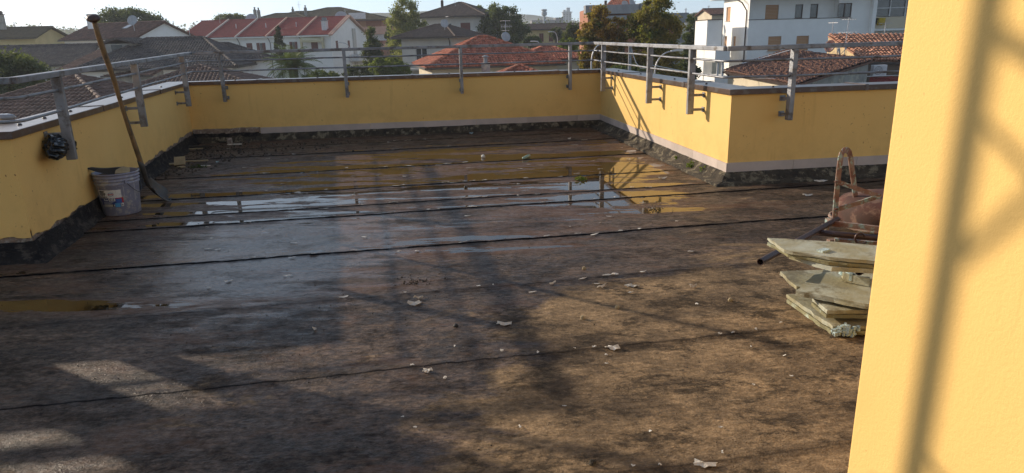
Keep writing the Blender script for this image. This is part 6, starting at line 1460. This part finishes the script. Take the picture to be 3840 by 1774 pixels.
scrap(605, 590, RECT(.14, .02), .01, .9, .3, MBLACK, 'black felt ribbon curling beside the upstand', .03)
scrap(770, 622, RECT(.05, .012), .008, .05, .1, MPEEL, 'whitish strip lying below the tan lath', .01)
def grit(name, label, cells, n, smin, smax, mat, seed, kind='stuff', zoff=0.):
    rg = np.random.default_rng(seed); m_ = MB(); cells = np.array(cells); wgt = cells[:, 4]/cells[:, 4].sum()
    idx = rg.choice(len(cells), n, p=wgt)
    for k in idx:
        x, y, rx, ry, _ = cells[k]; px, py = x+rg.normal(0, rx), y+rg.normal(0, ry); s = smin+(smax-smin)*rg.random()**2.2
        h = s*rg.uniform(.35, .9); V = []; a0_ = rg.uniform(0, 6.28); nn = 5
        for zz2, f_ in ((0, 1.), (h*.55, .92), (h, .45)): V += [[px+s*.5*f_*math.cos(a0_+i*6.28/nn)*rg.uniform(.75, 1.25), py+s*.5*f_*math.sin(a0_+i*6.28/nn)*rg.uniform(.6, 1.15), zz2+float(floor_z(px, py))-.001+zoff] for i in range(nn)]
        m_.add(V, [[j*nn+i, j*nn+(i+1) % nn, (j+1)*nn+(i+1) % nn, (j+1)*nn+i] for j in range(2) for i in range(nn)]+[[2*nn+i for i in range(nn)]], rg.random())
    o = m_.build(name, mat, None, fix=False); tag(o, label, 'grit', kind=kind); return o
g1 = onz(640, 640)[:2]; g2 = onz(770, 560)[:2]
grit('rubble', 'black rubble heaped in the back left corner', [[-3.55, 7.0, .18, .25, 2], [-3.4, 7.9, .3, .25, 1.5], [-3.0, 8.4, .5, .2, 1.3], [-3.7, 8.5, .18, .25, 1.5], [-2.6, 8.8, .5, .08, 1]], 1100, .006, .030, MGRIT, 3)
grit('grit', 'dark grit and crumbs strewn over the wet felt', [[-.6, 3.6, 1.3, .8, 3], [.6, 2.8, .8, .5, 1.6], [-1.6, 2.6, .8, .4, 1.6], [.2, 5.2, 1.6, 1., 1.2], [.9, 4.1, .6, .5, 1.2], [-1.8, 5.2, 1.2, .8, 1]], 2200, .002, .007, MGRIT, 4)
grit('grit', 'dark clod patch in the middle of the roof', [[onz(1580, 1055)[0], onz(1580, 1055)[1], .09, .06, 1], [onz(2450, 790)[0], onz(2450, 790)[1], .05, .06, .8], [onz(1560, 1060)[0], onz(1560, 1060)[1], .04, .03, 1]], 120, .004, .014, MGRIT, 5)
# single stones that show
for k, (u, v, s, lb, mt) in enumerate(((2190, 1012, .02, 'brown pebble with a mossy top on the middle seam', MTAN), (2185, 1197, .02, 'pale clod standing right of the white scrap', MTAN), (2738, 1131, .02, 'tan pebble on the dry felt left of the foam boards', MTAN), (1710, 1229, .018, 'flat dark clod near the shadow cross', MBLACK), (2222, 1768-20, .02, 'small pebble at the lower edge', MCONC), (1812, 592, .04, 'cream broken tile piece lying on the back seam', MPEEL), (1745, 706, .02, 'dark lump on the wet centre', MBLACK), (2315, 1158, .02, 'tan crumb right of centre', MTAN))):
    q = onz(u, v); q[2] = float(floor_z(q[0], q[1])); rg = np.random.default_rng(k+50); m_ = MB(); V = []
    for zz2, f_ in ((-.002, .8), (s*.3, 1.), (s*.6, .85), (s*.85, .4)): V += [[q[0]+s*.6*f_*math.cos(i*.785)*rg.uniform(.8, 1.2), q[1]+s*.5*f_*math.sin(i*.785)*rg.uniform(.8, 1.2), q[2]+zz2] for i in range(8)]
    m_.add(V, [[j*8+i, j*8+(i+1) % 8, (j+1)*8+(i+1) % 8, (j+1)*8+i] for j in range(3) for i in range(8)]+[[24+i for i in range(8)]]); tag(m_.build('stone', mt, None, fix=False, loc=tuple(q)), lb, 'stone', 'loose stones on the roof')
# bigger scraps one can name
def flake(u, v, L, w_, rz, seed, mat, label, group, name='film_scrap', lift=.003, curl=.01):
    rg = np.random.default_rng(seed); q = onz(u, v); q[2] = float(floor_z(q[0], q[1])); n = 16; P_ = []
    for i in range(n):
        a = 2*math.pi*i/n; r = rg.uniform(.62, 1.1)*.72; x, y = L/2*r*math.cos(a), w_/2*r*math.sin(a)*rg.uniform(.6, 1.2)
        P_.append([q[0]+x*math.cos(rz)-y*math.sin(rz), q[1]+x*math.sin(rz)+y*math.cos(rz), q[2]+lift+curl*rg.random()*abs(math.cos(a))])
    m_ = MB(); m_.add(P_+[[q[0], q[1], q[2]+lift+curl*.5]], [[i, (i+1) % n, n] for i in range(n)], rg.random()); o = m_.build(name, mat, None, fix=False, loc=tuple(q)); sm = o.modifiers.new('s', 'SOLIDIFY'); sm.thickness = .0025
    tag(o, label, 'scrap', group); return o
NAMED = [(1556, 1141, .10, .07, 'white torn film scrap on the dry felt left of centre'), (1570, 1122, .07, .02, 'thin pale shred just above the white torn scrap'), (1893, 1222, .12, .04, 'white and lilac torn strip near the shadow edge'), (2298, 1310, .09, .07, 'brightest white scrap in the right foreground'), (2256, 1080, .07, .03, 'white shred on the felt in the middle right'), (2375, 1078, .09, .04, 'white shred pair with dark ring, middle right'), (1604, 1395, .06, .05, 'white scrap in the shaded centre foreground'), (2072, 1067, .06, .02, 'thin white shred on the third seam'), (2640, 1762-15, .12, .05, 'pale torn scrap at the bottom right'), (2600, 1080, .05, .02, 'short white shred left of the foam boards'), (2485, 671, .12, .06, 'white torn film in the yellow reflection'), (1435, 508, .06, .06, 'pale blue foam chip near the back wall, left one'), (1768, 502, .08, .06, 'pale blue foam chip near the back wall, right one'), (2135, 523, .05, .06, 'white chip standing near the back right corner'), (816, 610, .05, .04, 'pale blue chip right of the corner debris'), (3030, 735, .12, .05, 'white torn strip behind the foam boards'), (1180, 1250-12, .03, .02, 'tiny white crumb on the shaded felt'), (3070, 682, .20, .10, 'pale plaster patch by the far right plinth')]
for k, (u, v, L, w_, lb) in enumerate(NAMED):
    flake(u, v, L, w_, .1+.3*math.sin(k*2.1), k, MLBLUE if 'pale blue' in lb else MPEEL, lb, 'torn scraps lying on the roof', curl=.02)
m_ = MB(); q0_, q1_ = onz(1962, 593, .02), onz(1986, 583, .02); m_.tube([q0_, q0_*.3+q1_*.7, q1_], [.014, .017, .012], 10); tag(m_.build('green_tube', pmat('pale_green', (.35, .48, .38), None, 20, .6), None, smooth=True, loc=tuple(q0_)), 'small pale green roll lying on the back wet felt', 'roll')
# small shreds: many alike
def many(n, area, seed, Lr, lb, grp, mat):
    rg = np.random.default_rng(seed)
    for k in range(n):
        u = rg.uniform(area[0], area[1]); v = area[2]+(area[3]-area[2])*rg.random()**1.3; p = onz(u, v)
        if (p[0]-Cc[0])*.99+(p[1]-Cc[1])*.137 > -.25+0*.1 and p[1] > 5.7: continue
        if p[0] > 1.6 and p[1] > 5.3: continue
        s_ = seam_s(p[0], p[1]); 
        if rg.random() < .45: q = min(SEAMS, key=lambda a: abs(a-s_)); p[:2] += SN*(q+.03*rg.random()-s_)
        flake_xy(p[0], p[1], rg.uniform(*Lr), rg.uniform(.008, .022), .17+rg.normal(0, .25), 1000*seed+k, mat, lb, grp)
def flake_xy(x, y, L, w_, rz, seed, mat, label, group):
    rg = np.random.default_rng(seed); z = float(floor_z(x, y)); n = 9; P_ = []
    for i in range(n):
        a = 2*math.pi*i/n; r = rg.uniform(.7, 1.1); xx_, yy2 = L/2*r*math.cos(a), w_/2*r*math.sin(a)
        P_.append([x+xx_*math.cos(rz)-yy2*math.sin(rz), y+xx_*math.sin(rz)+yy2*math.cos(rz), z+.003+.006*rg.random()])
    m_ = MB(); m_.add(P_+[[x, y, z+.007]], [[i, (i+1) % n, n] for i in range(n)], rg.random()); o = m_.build('film_shred', mat, None, fix=False, loc=(x, y, z)); tag(o, label, 'shred', group)
many(95, (900, 2450, 520, 800), 5, (.03, .11), 'thin whitish shred, one of many scattered over the wet part of the roof', 'whitish shreds scattered over the wet felt', MPEEL)
many(45, (700, 2600, 800, 1120), 6, (.02, .07), 'thin whitish shred, one of many scattered over the wet part of the roof', 'whitish shreds scattered over the wet felt', MPEEL)
many(30, (1500, 3000, 1120, 1700), 7, (.008, .022), 'one of the tiny pale crumbs on the dry right foreground', 'tiny pale crumbs on the dry felt', MPEEL)
# ---- weeds along the plinths
def weed(x, y, h_, r_, n, label, seed, name='weed', size=.02, group='weeds growing along the plinth', z0_=0.02, mat=None):
    rg = np.random.default_rng(seed); t = empty(name, (x, y, z0_), label, 'weed', group); a = rg.uniform(0, 6.28, n); r = r_*np.sqrt(rg.random(n)); z = z0_+h_*rg.random(n)*(1-r/r_*.5)
    C = np.stack([x+r*np.cos(a)*1.2, y+r*np.sin(a)*.7, z], 1); quads_np('leaves', leafquads(C, size, rg), np.clip(rg.normal(.5, .3, n), 0, 1), mat or MMOSS, t)
    m_ = MB(); [m_.tube([[x, y, z0_-.01], [x+(c[0]-x)*.5, y+(c[1]-y)*.5, z0_+(c[2]-z0_)*.7], c], .0012, 4) for c in C[:8]]; m_.build('stem', mat or MMOSS, t)
WD = [(2470, 545, .05, .05, 60, 'tiny weed at the skirting, furthest along the sunlit wall'), (2533, 580, .08, .07, 150, 'bright weed tuft under the sunlit skirting, second from the back'), (2568, 596, .07, .09, 180, 'spreading bright weed in the middle of the sunlit plinth'), (2610, 622, .07, .08, 160, 'low bright weed on the sunlit plinth before the ledge widens'), (2668, 640, .08, .09, 200, 'leafy weed clump near the corner of the sunlit plinth'), (2735, 655, .09, .05, 90, 'small weed right at the outer wall corner'), (3010, 640, .15, .16, 420, 'dark feathery weeds below the shaded right wall'), (2975, 650, .10, .10, 200, 'smaller dark weed left of the feathery weeds'), (1142, 500, .06, .10, 120, 'green tuft at the foot of the back wall'), (2990, 602, .05, .05, 60, 'sprig growing out of the shaded skirting joint')]
for k, (u, v, h_, r_, n, lb) in enumerate(WD):
    q = onz(u, v, .04); weed(q[0], q[1], h_, r_, n, lb, k+1, z0_=.03, size=.022)
q = onz(2178, 677); weed(q[0], q[1], .04, .045, 80, 'lone pale green seedling on the wet felt', 30, z0_=.005, size=.02, mat=L_BRIGHT)
q = onz(2445, 785); weed(q[0], q[1], .03, .05, 45, 'dry dark tuft in the yellow reflection', 31, z0_=.005, size=.011, mat=leafmat('dry_leaves', (.04, .03, .02), (.12, .08, .05), .1))
q = onz(745, 630); weed(q[0], q[1], .04, .08, 90, 'dull green moss tuft beside the tan lath', 32, z0_=.005, size=.018, mat=L_DARK)

# ---- outside the picture on the left: unseen screen added to shade the felt, and lattice mast inferred from its shadow lines
nS = outn(A0, A); oS = A+nS*.12; uS = nrm(A-A0)
zs_ = empty('added_shade_screen', (-5.2, 3.9, .79), 'unseen yellow screen added on the parapet left of the view to shade the felt', 'screen')
def slab(m, x0_, x1_, z0_, z1_):
    p0, p1 = oS+uS*((x0_-oS[0])/uS[0]), oS+uS*((x1_-oS[0])/uS[0]); n_ = nS*.03; m.poly_slab([[*(p0-n_), z1_], [*(p1-n_), z1_], [*(p1+n_), z1_], [*(p0+n_), z1_]], (0, 0, z0_-z1_))
def screen(m):
    slab(m, -8.0, -5.02, .79, 1.98); slab(m, -5.02, -4.60, .79, 1.12); slab(m, -5.02, -4.60, 1.29, 1.98); slab(m, -4.60, -4.27, .79, 1.98); slab(m, -4.27, -3.80, 1.13, 1.98)  # slabs and opening shaped so the shade leaves sun patches on the felt
    slab(m, -3.84, -3.80, .79, 1.13)
part(zs_, 'panel', MY, screen)
ms = empty('lattice_mast', (-4.2, 4.1, .79), 'lattice antenna mast fixed to the parapet left of the view', 'mast')
LEG = [(-3.90, 4.04), (-4.42, 3.97)]
part(ms, 'leg', MGALV, lambda m: [m.tube([[x, y, .79], [x, y, 4.6]], .028, 10) for x, y in LEG])
def lace(m):
    a, b = LEG
    for z0_, z1_, r in ((2.98, 3.0, .018), (2.54, 3.25, .013), (2.84, 2.80, .011), (2.16, 2.30, .010), (3.3, 3.9, .013)): m.tube([[*a, z0_], [*b, z1_]], r, 6)
part(ms, 'lacing', MGALV, lace)
part(ms, 'stay', MGALV, lambda m: m.tube([[-3.95, 4.02, .80], [-3.645, 4.073, 1.19], [-3.42, 4.104, 1.44], [-3.1, 4.15, 1.80]], .034, 8))
print('objects done')
